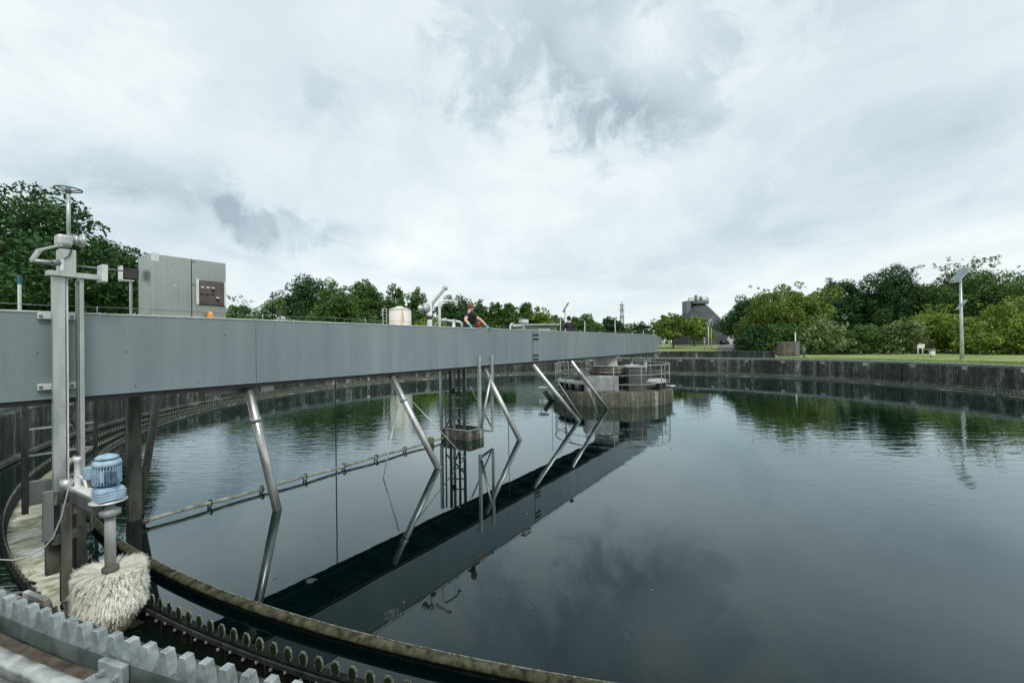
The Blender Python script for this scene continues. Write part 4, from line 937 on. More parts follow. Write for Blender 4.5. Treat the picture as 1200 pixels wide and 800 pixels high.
q = onf(613.2, 386, D0+0.3); s_ = sd_of(q)[0]
jb = thing('junction_box', tuple(bp(s_, D0+0.3, ZB+0.2)), 'small pale junction box on a square post above the girder splice', 'junction box')
mb = MB(); mb.b(s_-0.03, s_+0.03, D0+0.27, D0+0.33, ZB+0.2, onf(613, 378, D0+0.3).z, 0.003, FR); mb.build('post', 'galv', jb)
face_box('box', 612.2, 619.5, 373.6, 378.5, D0+0.24, D0+0.38, 'white', jb, 0.01)
face_box('box_hood', 611.8, 620, 372.8, 373.5, D0+0.22, D0+0.40, 'galv_light', jb, 0)

# ------------------------------------------------------------------ hanging skimmer tray (scum box) with its frame
A_ = atz(515.4, 512.5, 0.0); B_ = atz(552.8, 516.8, 0.0); C_ = atz(565.4, 511.6, 0.0)
sa, da_ = sd_of(A_); sb, db_ = sd_of(B_); sc_, dc_ = sd_of(C_)
sx0, sx1 = (sa+sb)/2, sc_; dx0, dx1 = (db_+dc_)/2, da_
tr = thing('scum_box', tuple(bp((sx0+sx1)/2, (dx0+dx1)/2, 0)), 'mossy open scum box with a caged frame hanging under the bridge', 'scum box')
zt_ = 0.27
mb = MB(); mb.b(sx0, sx1, dx0, dx1, -0.3, -0.05, 0, FR); mb.build('floor', 'wet', tr)
for args in ((sx0, sx1, dx0, dx0+0.02, -0.3, zt_), (sx0, sx1, dx1-0.02, dx1, -0.3, zt_), (sx0, sx0+0.02, dx0+0.021, dx1-0.021, -0.3, zt_), (sx1-0.02, sx1, dx0+0.021, dx1-0.021, -0.3, zt_)):
    mb = MB(); mb.b(*args, 0, FR); mb.build('side_plate', 'pier', tr)
mb = MB()
for args in ((sx0-0.01, sx1+0.01, dx0-0.012, dx0+0.03), (sx0-0.01, sx1+0.01, dx1-0.03, dx1+0.012), (sx0-0.012, sx0+0.03, dx0+0.031, dx1-0.031), (sx1-0.03, sx1+0.012, dx0+0.031, dx1-0.031)):
    mb.b(*args, zt_+0.001, zt_+0.02, 0, FR)
mb.build('rim', 'galv', tr)
zz_ = ZB-0.001
def tpost(u, v, w_, mat, d_=None, z0=0.15, z1=ZB-0.06, name='frame_post'):
    p_ = onf(u, v, d_) ; s__ = sd_of(p_)[0]; mb = MB(); mb.b(s__-w_/2, s__+w_/2, d_-w_/2, d_+w_/2, z0, z1, 0.003, FR); return mb.build(name, mat, tr)
tpost(517, 470, 0.075, 'galv', dx1-0.06, 0.2)
tpost(522, 470, 0.035, 'galv_dark', dx1-0.12)
tpost(527.8, 470, 0.06, 'dark_steel', dx1-0.25)
tpost(532, 470, 0.06, 'galv_dark', dx1-0.42, 0.0)
tpost(538, 470, 0.05, 'dark_steel', dx1-0.55)
tpost(544, 470, 0.06, 'dark_steel', dx0+0.25)
for v_ in (455, 467, 479, 491):
    a, b_ = onf(528, v_-1, dx1-0.35), onf(544, v_, dx0+0.35); b_.z = a.z; mb = MB(); mb.beam(a, b_, 0.02, 0.03); mb.build('frame_rung', 'galv_dark', tr)
for (a, b_) in (((527, 492), (522, 500)), ((533, 483), (543, 466)), ((533, 485), (538, 495))):
    mb = MB(); mb.beam(onf(*a, dx1-0.4), onf(*b_, dx1-0.4), 0.03, 0.04); mb.build('frame_brace', 'dark_steel', tr)
mb = MB(); mb.lathe([(0, 0), (0.05, 0), (0.06, 0.04), (0.05, 0.14), (0, 0.14)], Matrix.Translation(onf(531, 461, dx1-0.5)), 12); mb.build('valve_body', 'black', tr)
# outside hanger posts fixed to the girder face
for (u_, v0, v1, w_) in ((561.5, 417, 508, 0.085), (576.5, 416, 505, 0.055)):
    a, b_ = onf(u_, v0, D0-0.05), onf(u_, v1, D0-0.05); s__ = sd_of(a)[0]
    mb = MB(); mb.b(s__-w_/2, s__+w_/2, D0-0.075, D0-0.009, b_.z, a.z, 0.004, FR); mb.build('hanger_post', 'galv', tr)
mb = MB(); mb.beam(onf(564, 504, D0-0.04), onf(577, 505, D0-0.04), 0.05, 0.05); mb.build('hanger_foot', 'galv_dark', tr)
mb = MB(); mb.tube([onf(576, 436, D0-0.1), onf(564, 501, D0-0.1)], 0.035, 10); mb.build('hanger_brace', 'pipe', tr)
mb = MB(); mb.tube([onf(551, 453, D0+0.3), onf(577, 502, D0+0.1)], 0.02, 8); mb.build('hanger_brace', 'galv_dark', tr)

# floating scum pipe with rings
P0, P1 = atz(169, 610.5, 0.07), atz(519, 513.5, 0.07)
fp = thing('floating_pipe', tuple((P0+P1)/2), 'long thin floating pipe with loose rings, lying across the water', 'pipe')
pts = [P0+(P1-P0)*(k/24)+Vector((0, 0, 0.012*math.sin(k*0.9))) for k in range(25)]
mb = MB(); mb.tube(pts, 0.030, 12); mb.build('pipe', 'pale_pipe', fp)
dn = (P1-P0).normalized()
for (u_, v_) in ((245.5, 590.5), (306.5, 573.5), (357.5, 559.5), (403, 547.5), (441, 537), (474.5, 527.5)):
    best = min((P0+(P1-P0)*t/400 for t in range(401)), key=lambda p_: abs((p_-Vector((0, 0, CAMZ))).dot(AX)/(p_-Vector((0, 0, CAMZ))).dot(AF)*FPX+600-u_))
    mb = MB(); si = dn.cross(Vector((0, 0, 1))).normalized(); upv = si.cross(dn)
    mb.tube([best+si*0.062*math.cos(k*PI/8)+upv*(0.062*math.sin(k*PI/8)-0.01)+dn*0.015*math.sin(k*PI/8) for k in range(16)], 0.013, 8, closed=True); mb.build('ring', 'dark_steel', fp)
mb = MB(); mb.tube([P0-dn*0.015, P0+dn*0.05], 0.037, 12); mb.build('end_socket', 'mossy_steel', fp)
g = atz(504, 517, 0.08)
rb = bmesh.new(); bmesh.ops.create_icosphere(rb, subdivisions=3, radius=0.11)
for v_ in rb.verts: v_.co *= 1+0.35*(random.Random(v_.index).random()-0.5); v_.co.z *= 1.1
mb = MB(); mb.bm.free(); mb.bm = rb; bmesh.ops.translate(rb, vec=g, verts=rb.verts); mb.build('algae_clump', 'algae_ball', fp)

# ------------------------------------------------------------------ centre pier
pr = thing('centre_pier', (CX, CY, 0), 'round stained concrete island with railing in the middle of the tank', 'pier')
RP = 2.74; ZP = 0.58
mb = MB(); mb.lathe([(0, -1.2), (RP-0.01, -1.2), (RP-0.01, 0.0), (RP, 0.1), (RP, ZP-0.03), (RP-0.03, ZP), (0, ZP)], Matrix.Translation((CX, CY, 0)), 96); o = mb.build('island_slab', 'pier', pr)
for f in o.data.polygons: f.use_smooth = abs(f.normal.z) < 0.3
mb = MB(); mb.lathe([(0.95, ZP+0.002), (0.95, 1.47), (0.8, 1.55), (0, 1.55)], Matrix.Translation((CX, CY, 0)), 40); mb.build('central_column', 'pier', pr)
mb = MB(); mb.lathe([(0, 1.56), (0.60, 1.56), (0.60, 1.60), (0.56, 1.61), (0.56, ZB-0.10), (0.62, ZB-0.09), (0.62, ZB-0.06), (0, ZB-0.06)], Matrix.Translation((CX-0.22, CY+0.05, 0)), 40); mb.build('slewing_ring', 'greybox', pr)
mb = MB(); mb.lathe([(0.951, 1.28), (1.25, 1.29), (1.25, 1.34), (0.951, 1.35)], Matrix.Translation((CX, CY, 0)), 48); mb.build('collar_ledge', 'slab', pr)
# railing: posts, three rails
rl_ = MB()
NPST = 14; az0 = math.atan2(aty(719, 440, CY-2.6).y-CY, aty(719, 440, CY-2.6).x-CX)
RRr = RP-0.10; ZR = ZP+1.12
rg = []
for z_, r_ in ((ZR, 0.022), (ZP+0.72, 0.015), (ZP+0.34, 0.015)):
    mb = MB(); mb.tube([(CX+RRr*math.cos(2*PI*k/72), CY+RRr*math.sin(2*PI*k/72), z_) for k in range(72)], r_, 8, closed=True); mb.build('handrail' if z_ == ZR else 'knee_rail', 'mattegrey', pr)
for k in range(NPST):
    a = az0+2*PI*k/NPST; mb = MB(); mb.tube([(CX+RRr*math.cos(a), CY+RRr*math.sin(a), ZP), (CX+RRr*math.cos(a), CY+RRr*math.sin(a), ZR-0.02)], 0.019, 8); mb.build('railing_post', 'mattegrey', pr)
def yq(u, dy): return aty(u, 450, CY+dy)
# pale low tank in front of the column
a = yq(686, -2.15); b_ = yq(722, -2.0)
bx = thing('switch_box', (aty(704, 455, CY-2.0).x, CY-1.75, ZP), 'pale double door box on the island, centre front behind the railing', 'box')
mb = MB(); mb.b(a.x, b_.x+0.1, CY-2.05, CY-1.35, ZP, aty(704, 441.5, CY-2.05).z, 0.01); mb.build('body', 'greybox', bx)
mb = MB(); xm = (a.x+b_.x)/2-0.05; z_t = aty(704, 442.5, CY-2.05).z
mb.b(a.x+0.03, xm-0.008, CY-2.066, CY-2.051, ZP+0.04, z_t-0.05, 0.004); mb.build('door', 'greybox', bx)
mb = MB(); mb.b(xm+0.008, b_.x+0.07, CY-2.066, CY-2.051, ZP+0.04, z_t-0.05, 0.004); mb.build('door', 'greybox', bx)
mb = MB(); mb.b(xm+0.0, xm+0.5, CY-1.95, CY-1.7, z_t+0.02, z_t+0.07, 0.02); mb.build('lid_handle', 'galv_light', bx)
a = yq(737, -1.75); b_ = yq(757.5, -1.75); zt_ = aty(747, 430, CY-1.75).z
hp2 = thing('equipment_housing', ((a.x+b_.x)/2, CY-1.35, ZP), 'dark ribbed housing with a rounded white lid, right side of the island', 'housing')
mb = MB(); mb.b(a.x, b_.x, CY-1.75, CY-0.95, ZP, zt_, 0.01); mb.build('body', 'dkbox', hp2)
mb = MB(); n_ = 10; prof = []
for k in range(n_+1):
    t = k/n_; prof.append((a.x-0.08+(b_.x-a.x+0.14)*t, zt_+0.003+0.07*math.sin(PI*t)**0.5))
prof = prof+[(b_.x+0.06, zt_+0.002), (a.x-0.08, zt_+0.002)][0:0]
mb.prism([(x_-0, z_) for x_, z_ in prof], Matrix.Translation((0, CY-1.35, 0)), 0.9); mb.build('lid', 'white', hp2)
for k in range(5):
    mb = MB(); zz0 = ZP+0.15+k*(zt_-ZP-0.25)/5; mb.b(a.x+0.05, b_.x-0.05, CY-1.765, CY-1.751, zz0, zz0+0.02); mb.build('panel_rib', 'dark_steel', hp2)
# pump behind the rail between box and housing
pmx = aty(730, 450, CY-1.4)
pm = thing('small_pump', (pmx.x, CY-1.3, ZP), 'small black pump between the pale box and the ribbed housing', 'pump')
mb = MB(); mb.lathe([(0, 0), (0.13, 0), (0.13, 0.05), (0.09, 0.08), (0.09, 0.42), (0.12, 0.44), (0.12, 0.6), (0.06, 0.66), (0, 0.66)], Matrix.Translation((pmx.x, CY-1.3, ZP)), 16); mb.build('casing', 'black', pm)
mb = MB(); mb.tube([(pmx.x, CY-1.3, ZP+0.25), (pmx.x+0.25, CY-1.35, ZP+0.25), (pmx.x+0.3, CY-1.35, ZP)], 0.035, 8); mb.build('outlet_pipe', 'galv', pm)
# low pale benches on dark blocks round the rim
bench_l = ['pale low platform on dark blocks, left end of the island', 'pale low platform on dark blocks, right end of the island']
for j, (a0b, a1b, rr0) in enumerate(((R(165), R(232), 2.0), (R(-48), R(5), 2.0))):
    am = (a0b+a1b)/2
    be = thing('cover_platform', (CX+2.2*math.cos(am), CY+2.2*math.sin(am), ZP), bench_l[j], 'platform', 'pale platforms on the island')
    mb = MB(); mb.sweep([(1.75, ZP+0.30), (1.75, ZP+0.36), (2.5, ZP+0.36), (2.5, ZP+0.30)], CX, CY, a0b, a1b, 16); mb.build('cover_slab', 'slab2', be)
    for k in range(5):
        a = a0b+(a1b-a0b)*(k+0.5)/5; mb = MB(); mb.box(Matrix.Translation((CX+2.35*math.cos(a), CY+2.35*math.sin(a), ZP+0.149)) @ Matrix.Rotation(a, 4, 'Z'), (0.18, 0.14, 0.296), 0.006); mb.build('block', 'black', be)
# outlets hanging over the rim
for j, (ua, va, ub, vb, Yd) in enumerate(((638, 461, 648, 469, CY-0.4), (784, 459, 776, 468, CY-0.6))):
    ap, bq = aty(ua, va, Yd), aty(ub, vb, Yd)
    ou = thing('rim_outlet', tuple(bq), ['dark slanted outlet pipe over the left rim of the island', 'dark slanted outlet pipe over the right rim of the island'][j], 'outlet pipe', 'outlets on the island rim')
    mb = MB(); dd = (bq-ap).normalized(); 
    lo, hi_ = (ap, bq)
    mb.tube([bq+Vector((0, 0, 0.30)) if j else ap+Vector((0, 0, 0.12)), (ap if j else bq)+Vector((0, 0, -0.35 if j else -0.1))], 0.11, 14) if False else mb.tube([ap+Vector((0, 0, 0.10)), bq+Vector((0, 0, -0.12))], 0.11, 14)
    mb.build('pipe', 'dark_steel', ou)
    mb = MB(); c0 = ap+Vector((0.05 if j else -0.05, 0, 0.26)); mb.lathe([(0, 0), (0.26, 0), (0.27, 0.03), (0.2, 0.05), (0, 0.05)], Matrix.Translation(c0), 20); mb.build('cap', 'galv', ou)
    mb = MB(); c1 = c0+Vector((0.1 if j else -0.1, -0.05, 0)); mb.tube([c1, Vector((c1.x, c1.y, -0.4))], 0.014, 8); mb.build('guide_rod', 'galv', ou)

# ------------------------------------------------------------------ people
def skin(name, nodes, edges, mat, parent=None, sub=2, root=0, origin=(0, 0, 0), fac=None):
    me = bpy.data.meshes.new(name); L = Vector(ALLROOT[parent.name]) if parent is not None else Vector(origin)
    me.from_pydata([tuple(Vector(n[0])-L) for n in nodes], edges, []); me.materials.append(M[mat])
    o = bpy.data.objects.new(name, me); COL.objects.link(o)
    if parent is not None: o.parent = parent
    ALLROOT[o.name] = tuple(L)
    sk = o.modifiers.new('skin', 'SKIN'); sk.use_smooth_shade = True; sk.branch_smoothing = 0.6
    for i, n in enumerate(nodes):
        r_ = n[1] if isinstance(n[1], tuple) else (n[1], n[1])
        me.skin_vertices[0].data[i].radius = r_; me.skin_vertices[0].data[i].use_root = (i == root)
    sb_ = o.modifiers.new('sub', 'SUBSURF'); sb_.levels = sub; sb_.render_levels = sub
    return o
def hand_nodes(wrist, elbow, spread, start):
    """palm and five fingers continuing the forearm; returns nodes, edges (wrist index given)"""
    d = (wrist-elbow).normalized(); sdv = Vector(spread).normalized(); up = d.cross(sdv).normalized()
    nodes = []; edges = []
    palm = wrist+d*0.045; nodes.append((palm, (0.026, 0.02))); edges.append((start[0], start[1]))
    pi_ = start[1]; idx = start[1]+1
    for j, (off, ln) in enumerate(((-0.028, 0.062), (-0.009, 0.072), (0.010, 0.068), (0.027, 0.054))):
        b0 = palm+d*0.035+sdv*off; c0 = b0+d*ln*0.5-up*0.012; e0 = c0+d*ln*0.35-up*0.026
        nodes += [(b0, 0.010), (c0, 0.0092), (e0, 0.008)]; edges += [(pi_, idx), (idx, idx+1), (idx+1, idx+2)]; idx += 3
    t0 = wrist+d*0.02-sdv*0.032; t1 = t0+d*0.03-sdv*0.022-up*0.01; t2 = t1+d*0.026-up*0.012
    nodes += [(t0, 0.012), (t1, 0.0105), (t2, 0.009)]; edges += [(pi_, idx), (idx, idx+1), (idx+1, idx+2)]
    return nodes, edges
def person(origin, face, lean, arms, head_turn, label, hairmat, shirt_long=False, gloves=True, scale=1.0):
    """origin: feet on the deck; face: unit vector the body faces; lean: forward lean of the trunk (rad)"""
    f = Vector((face[0], face[1], 0)).normalized(); r_ = Vector((f.y, -f.x, 0)); up = Vector((0, 0, 1)); O = Vector(origin)
    def P(fw, rt, z): return O+(f*fw+r_*rt+up*z)*scale
    hipz = 0.92
    def T(fw, rt, h_):          # point of the leaning trunk, h_ above the hips
        return P(math.sin(lean)*h_+fw*math.cos(lean), rt, hipz+math.cos(lean)*h_-fw*math.sin(lean))
    root = thing('person', tuple(O), label, 'person')
    hips = T(0, 0, 0); waist = T(0.0, 0, 0.16); chest = T(0.015, 0, 0.34); neckb = T(-0.01, 0, 0.47); neck = T(0.0, 0, 0.53)
    hc = T(0.02, 0, 0.555)+up*0.05; 
    hd = Vector(head_turn).normalized()
    N = [(hips, (0.17, 0.12)), (waist, (0.16, 0.11)), (chest, (0.19, 0.12)), (neckb, (0.09, 0.075)), (neck, 0.066), (hc, (0.088, 0.10)), (hc+up*0.085+hd*-0.005, (0.085, 0.10))]
    E = [(0, 1), (1, 2), (2, 3), (3, 4), (4, 5), (5, 6)]
    sh = []
    for sgn, (el, wr_) in zip((-1, 1), arms):
        s_ = T(0.0, sgn*0.175, 0.455); elp = P(*el); wrp = P(*wr_); b0 = len(N)
        N += [(s_, 0.070), (elp, 0.050), (wrp, (0.034, 0.030))]; E += [(2, b0), (b0, b0+1), (b0+1, b0+2)]
        hn, he = hand_nodes(wrp, elp, r_*(-sgn)*-1 if False else r_*sgn*-1, (b0+2, b0+3)); N += hn; E += he; sh.append((s_, elp, wrp))
    for sgn in (-1, 1):
        b0 = len(N); h0 = P(0, sgn*0.09, hipz-0.06); kn = P(0.03, sgn*0.10, 0.49); an = P(0.0, sgn*0.11, 0.09); to = P(0.15, sgn*0.12, 0.035)
        N += [(h0, 0.085), (kn, 0.056), (an, 0.038), (to, (0.04, 0.028))]; E += [(0, b0), (b0, b0+1), (b0+1, b0+2), (b0+2, b0+3)]
    N = [(a, tuple(x*scale for x in b_) if isinstance(b_, tuple) else b_*scale) for a, b_ in N]
    body = skin('body', N, E, 'skin', root, 2)
    # face: nose, ears, eyes, mouth as small pieces of the head
    fr = hd; sd_ = Vector((fr.y, -fr.x, 0)); hcen = hc+up*0.045
    mb = MB()
    mb.lathe([(0, 0.028), (0.008, 0.01), (0.013, -0.018), (0, -0.022)], Matrix.Translation(hcen+fr*0.088-up*0.0), 8); mb.build('nose', 'skin', body)
    for sg in (-1, 1):
        mb = MB(); mb.lathe([(0, 0.03), (0.014, 0.015), (0.012, -0.015), (0, -0.028)], Matrix.Translation(hcen+sd_*0.078*sg-fr*0.005), 8); mb.build('ear', 'skin', body)
        mb = MB(); mb.lathe([(0, 0.008), (0.011, 0.0), (0, -0.008)], Matrix.Translation(hcen+sd_*0.031*sg+fr*0.078+up*0.018), 8); mb.build('eye', 'darkhair', body)
    mb = MB(); mb.beam(hcen+fr*0.082-up*0.042-sd_*0.022, hcen+fr*0.082-up*0.042+sd_*0.022, 0.008, 0.007); mb.build('mouth', 'lips', body)
    # hair: cap over the back and top of the skull
    bm = bmesh.new(); bmesh.ops.create_icosphere(bm, subdivisions=4, radius=1.0)
    rn = random.Random(3)
    c0 = hc+up*0.065-fr*0.012
    for v_ in list(bm.verts):
        l = v_.co.copy(); fw = l.dot(fr); 
        if l.z < -0.75 or (fw > 0.45 and l.z < 0.45): bm.verts.remove(v_); continue
        k = 1+0.05*math.sin(l.x*17+l.y*13)+rn.uniform(-.02, .03)
        v_.co = c0+Vector((l.x*0.088, l.y*0.095, l.z*0.105))*k
    mb = MB(); mb.bm.free(); mb.bm = bm; mb.build('hair', hairmat, root, smooth=True)
    # shirt
    q = 1.13
    SN = [(T(0, 0, -0.10), (0.215, 0.155)), (T(0, 0, 0.15), (0.195, 0.145)), (T(0.015, 0, 0.33), (0.225, 0.155)), (T(-0.01, 0, 0.47), (0.12, 0.10))]; SE = [(0, 1), (1, 2), (2, 3)]
    for sp_, el, wr_ in sh:
        b0 = len(SN); k = 0.97 if shirt_long else 0.72
        SN += [(sp_, 0.098), (sp_+(el-sp_)*k, 0.072)]; SE += [(2, b0), (b0, b0+1)]
        if shirt_long: SN += [(el+(wr_-el)*0.95, 0.048)]; SE += [(b0+1, b0+2)]
    SN = [(a, tuple(x*scale for x in b_) if isinstance(b_, tuple) else b_*scale) for a, b_ in SN]
    skin('shirt', SN, SE, 'shirt', root, 2)
    TN = [(T(0, 0, 0.04), (0.195, 0.14))]; TE = []
    for sgn in (-1, 1):
        b0 = len(TN); TN += [(P(0, sgn*0.09, hipz-0.07), 0.12), (P(0.03, sgn*0.10, 0.49), 0.085), (P(0.0, sgn*0.11, 0.10), 0.072)]; TE += [(0, b0), (b0, b0+1), (b0+1, b0+2)]
    skin('trousers', TN, TE, 'jeans', root, 2)
    for sgn in (-1, 1):
        mb = MB(); a_ = P(-0.05, sgn*0.11, 0.05); b__ = P(0.2, sgn*0.12, 0.04); mb.beam(a_, b__, 0.10, 0.09, 0.03); mb.build('shoe', 'black', root)
    if gloves:
        for (sp_, el, wr_) in sh:
            cuff = wr_+(el-wr_).normalized()*0.09
            sg = 1 if (el-O).dot(r_) > 0 else -1
            hn, he = hand_nodes(wr_, el, r_*sg*-1, (1, 2)); GN = [(cuff, 0.040), (wr_, (0.034, 0.030))]+[(a, tuple(x*1.22 for x in b_) if isinstance(b_, tuple) else b_*1.25) for a, b_ in hn]
            skin('glove', GN, [(0, 1)]+he, 'glove', root, 2)
    return root
# the two workers on the bridge
DK = ZB+0.20
q = onf(553, 384, D0+0.42); sP = sd_of(q)[0]
hz = onf(553, 356, D0+0.42).z
Lx = 0.30
fdir = (-BN*0.72+bd*0.70).normalized()
pz = DK+0.0
o_ = bp(sP-0.12, D0+0.55, pz)
PSC = 0.93
def loc(root_o, f, p):        # world point -> (forward, right, up) of the person
    r_ = Vector((f.y, -f.x, 0)); d = p-root_o; return (d.dot(f)/PSC, d.dot(r_)/PSC, d.z/PSC)
gl1, gl2 = onf(551.5, 383.2, D0+0.10), onf(571, 384.0, D0+0.05)
gl1.z = gl2.z = ZT+0.055
e1, e2 = onf(545, 374.5, D0+0.38), onf(563.5, 375, D0+0.30)
person(o_, fdir, 0.28, ((loc(o_, fdir, e2), loc(o_, fdir, gl2)), (loc(o_, fdir, e1), loc(o_, fdir, gl1))),
       (bd*0.95+BN*0.3), 'person in black t-shirt and turquoise gloves leaning over the girder', 'hair', scale=PSC)
rp = onf(560.5, 379.5, D0+0.25)
rb_ = thing('red_bucket', (rp.x, rp.y, ZT-0.15), 'small red container beside the person in the black t-shirt', 'bucket')
mb = MB(); mb.lathe([(0, -0.3), (0.05, -0.3), (0.07, 0.02), (0.075, 0.025), (0.075, 0.04), (0.065, 0.04), (0.05, -0.28), (0, -0.28)], Matrix.Translation((rp.x, rp.y, rp.z)), 20); mb.build('shell', 'red', rb_)
mb = MB(); mb.tube([Vector((rp.x+0.07*math.cos(a*PI/8), rp.y, rp.z+0.03+0.02*math.sin(a*PI/8))) for a in range(9)], 0.005, 6); mb.build('handle', 'galv', rb_)
q = onf(671.5, 388, D0+0.45); sQ = sd_of(q)[0]
o2 = bp(sQ, D0+0.6, DK)
f2 = (BN*0.8+bd*0.6).normalized()
h2 = onf(671.5, 370, D0+0.5).z-DK
sc2 = min(1.0, h2/1.72)
ea, eb = o2+Vector((0, 0, 1.12))+f2*0.05, None
person(o2, f2, 0.10, (((0.08, -0.27, 1.10), (0.30, -0.20, 1.05)), ((0.08, 0.27, 1.10), (0.30, 0.20, 1.05))), f2, 'dark haired person in black seen from behind near the bridge end', 'darkhair', True, False, sc2)

# ------------------------------------------------------------------ vegetation
def leaf_mesh(name, centres, radii, n, size, seed, mat, flat=0.0, up=0.35):
    """n leaf quads spread over and inside the clumps"""
    rg = np.random.default_rng(seed); centres = np.asarray(centres); radii = np.asarray(radii)
    w_ = radii**2; w_ /= w_.sum(); idx = rg.choice(len(centres), n, p=w_)
    d = rg.normal(size=(n, 3)); d /= np.linalg.norm(d, axis=1)[:, None]
    rr = rg.uniform(0.25, 1.0, n)**0.45
    d2 = d*rr[:, None]; d2[:, 2] *= (1-flat)
    p = centres[idx]+d2*radii[idx][:, None]
    nrm = d*0.6+rg.normal(size=(n, 3))*0.55+np.array([0, 0, up]); nrm /= np.linalg.norm(nrm, axis=1)[:, None]
    a = np.cross(nrm, rg.normal(size=(n, 3))); a /= np.linalg.norm(a, axis=1)[:, None]; b_ = np.cross(nrm, a)
    sz = size*rg.uniform(0.6, 1.35, n)[:, None]
    V = np.empty((n, 4, 3)); V[:, 0] = p-a*sz; V[:, 1] = p-b_*sz*0.5+nrm*sz*0.12; V[:, 2] = p+a*sz; V[:, 3] = p+b_*sz*0.5+nrm*sz*0.12
    me = bpy.data.meshes.new(name); me.vertices.add(n*4); me.vertices.foreach_set('co', V.reshape(-1).astype(np.float32))
    me.loops.add(n*4); me.loops.foreach_set('vertex_index', np.arange(n*4, dtype=np.int32))
    me.polygons.add(n); me.polygons.foreach_set('loop_start', np.arange(0, n*4, 4, dtype=np.int32)); me.polygons.foreach_set('loop_total', np.full(n, 4, dtype=np.int32))
    me.update(calc_edges=True); me.materials.append(mat); return me
def clumps(rg, ells, k, rmin, rmax):
    """clump centres near the surface of the crown's main masses"""
    C_, R_ = [], []
    for (cx, cy, cz, rx, ry, rz) in ells:
        n = max(6, int(k*(rx*rz)))
        for i in range(n):
            d = rg.normal(size=3); d /= np.linalg.norm(d)
            if d[2] < -0.5: d[2] *= -0.6
            t = rg.uniform(0.45, 1.0)**0.5*rg.uniform(0.82, 1.06)
            C_.append((cx+d[0]*rx*t, cy+d[1]*ry*t, cz+d[2]*rz*t)); R_.append(rg.uniform(rmin, rmax)*(0.75+0.25*t))
    return C_, R_
LCNT = [0]
def tree(name, u0, u1, vt, Y, mat, label, cat='tree', group=None, nl=9000, size=None, vb=None, seed=1, trunk=True, lobes=5, wisp=0.0, basez=None, crownfrac=0.78):
    rg = np.random.default_rng(seed*7+3)
    wx = 0.10*(u1-u0) if name in ('shore_tree', 'lawn_tree') else 0.0
    pl, pr_ = aty(u0-wx, 400, Y), aty(u1+wx, 400, Y); pt = aty((u0+u1)/2, vt, Y); cx = (pl.x+pr_.x)/2; hw_ = (pr_.x-pl.x)/2
    bz = gz(cx, Y) if basez is None else basez; H = pt.z-bz
    cb_ = bz+H*(1-crownfrac) if trunk else bz
    root = thing(name, (cx, Y, bz-0.1), label, cat, group)
    ells = []; cz = (cb_+pt.z)/2; rz = (pt.z-cb_)/2
    for i in range(lobes):
        a = 2*PI*i/lobes+rg.uniform(0, 1); k = rg.uniform(0.35, 0.55)
        zz_ = cz+rz*rg.uniform(-0.55, 0.12)
        ells.append((cx+math.cos(a)*hw_*k, Y+math.sin(a)*hw_*k, zz_, hw_*(1-k)*0.98, hw_*(1-k), min(rz*0.58, pt.z-zz_)))
    ells.append((cx, Y, cz+rz*0.22, hw_*0.62, hw_*0.62, rz*0.76))
    ells.append((cx, Y, cz-rz*0.3, hw_*0.72, hw_*0.7, rz*0.6))
    if not trunk:
        for i in range(7):
            xx = cx+hw_*(-0.85+1.7*i/6); ells.append((xx, Y-0.3*hw_*math.cos(1.3*(i/3-1)), bz+H*0.20, hw_*0.36, hw_*0.5, H*0.26))
    u_ = min(hw_, rz); rc = u_*0.20
    C_, R_ = clumps(rg, ells, 62/(u_*u_), rc*0.6, rc*1.2)
    for (ex, ey, ez, erx, ery, erz) in ells:            # foliage inside the crown
        for _ in range(5):
            d = rg.normal(size=3)*0.32; C_.append((ex+d[0]*erx, ey+d[1]*ery, ez+d[2]*erz)); R_.append(min(erx, erz)*0.6)
    if wisp:
        for i in range(int(16*wisp)):
            a = rg.uniform(0, 2*PI); C_.append((cx+math.cos(a)*hw_*rg.uniform(0, .85), Y+math.sin(a)*hw_*0.6, pt.z-rz*rg.uniform(0.02, 0.30))); R_.append(rc*rg.uniform(0.2, 0.45))
    size = size or max(0.12, 1.35*Y/FPX)
    L = np.array((cx, Y, bz-0.1)); nl = int(nl*1.7)
    me = leaf_mesh('crown', np.array(C_)-L, R_, nl, size, seed, LEAF[mat], 0.15)
    # material coordinates use world position, so the shared mesh still varies
    o = bpy.data.objects.new('crown', me); COL.objects.link(o); o.parent = root; ALLROOT[o.name] = tuple(L)
    LCNT[0] += nl
    tr_ = max(0.10, H*0.022)
    mb = MB(); topz = cz+rz*0.4
    n_ = 6; tp = [Vector((cx+0.12*tr_*10*math.sin(i*1.3+seed), Y+0.1*tr_*8*math.cos(i*1.1+seed), bz-0.3+(topz-bz+0.3)*i/n_)) for i in range(n_+1)]
    mb.tube(tp, tr_, 8, r1=tr_*0.35)
    trunk_o = mb.build('trunk', 'bark', root)
    if trunk:
        for i in range(7):
            k = 2+i % 4; a = i*2.4+seed; st = tp[k]; e = Vector((cx+math.cos(a)*hw_*0.45, Y+math.sin(a)*hw_*0.42, st.z+rz*rg.uniform(0.1, 0.45)))
            mid_ = (st+e)/2+Vector((0, 0, rz*0.12)); mb = MB(); mb.tube([st, mid_, e], tr_*0.45, 6, r1=tr_*0.12); mb.build('limb', 'bark', trunk_o)
    return root
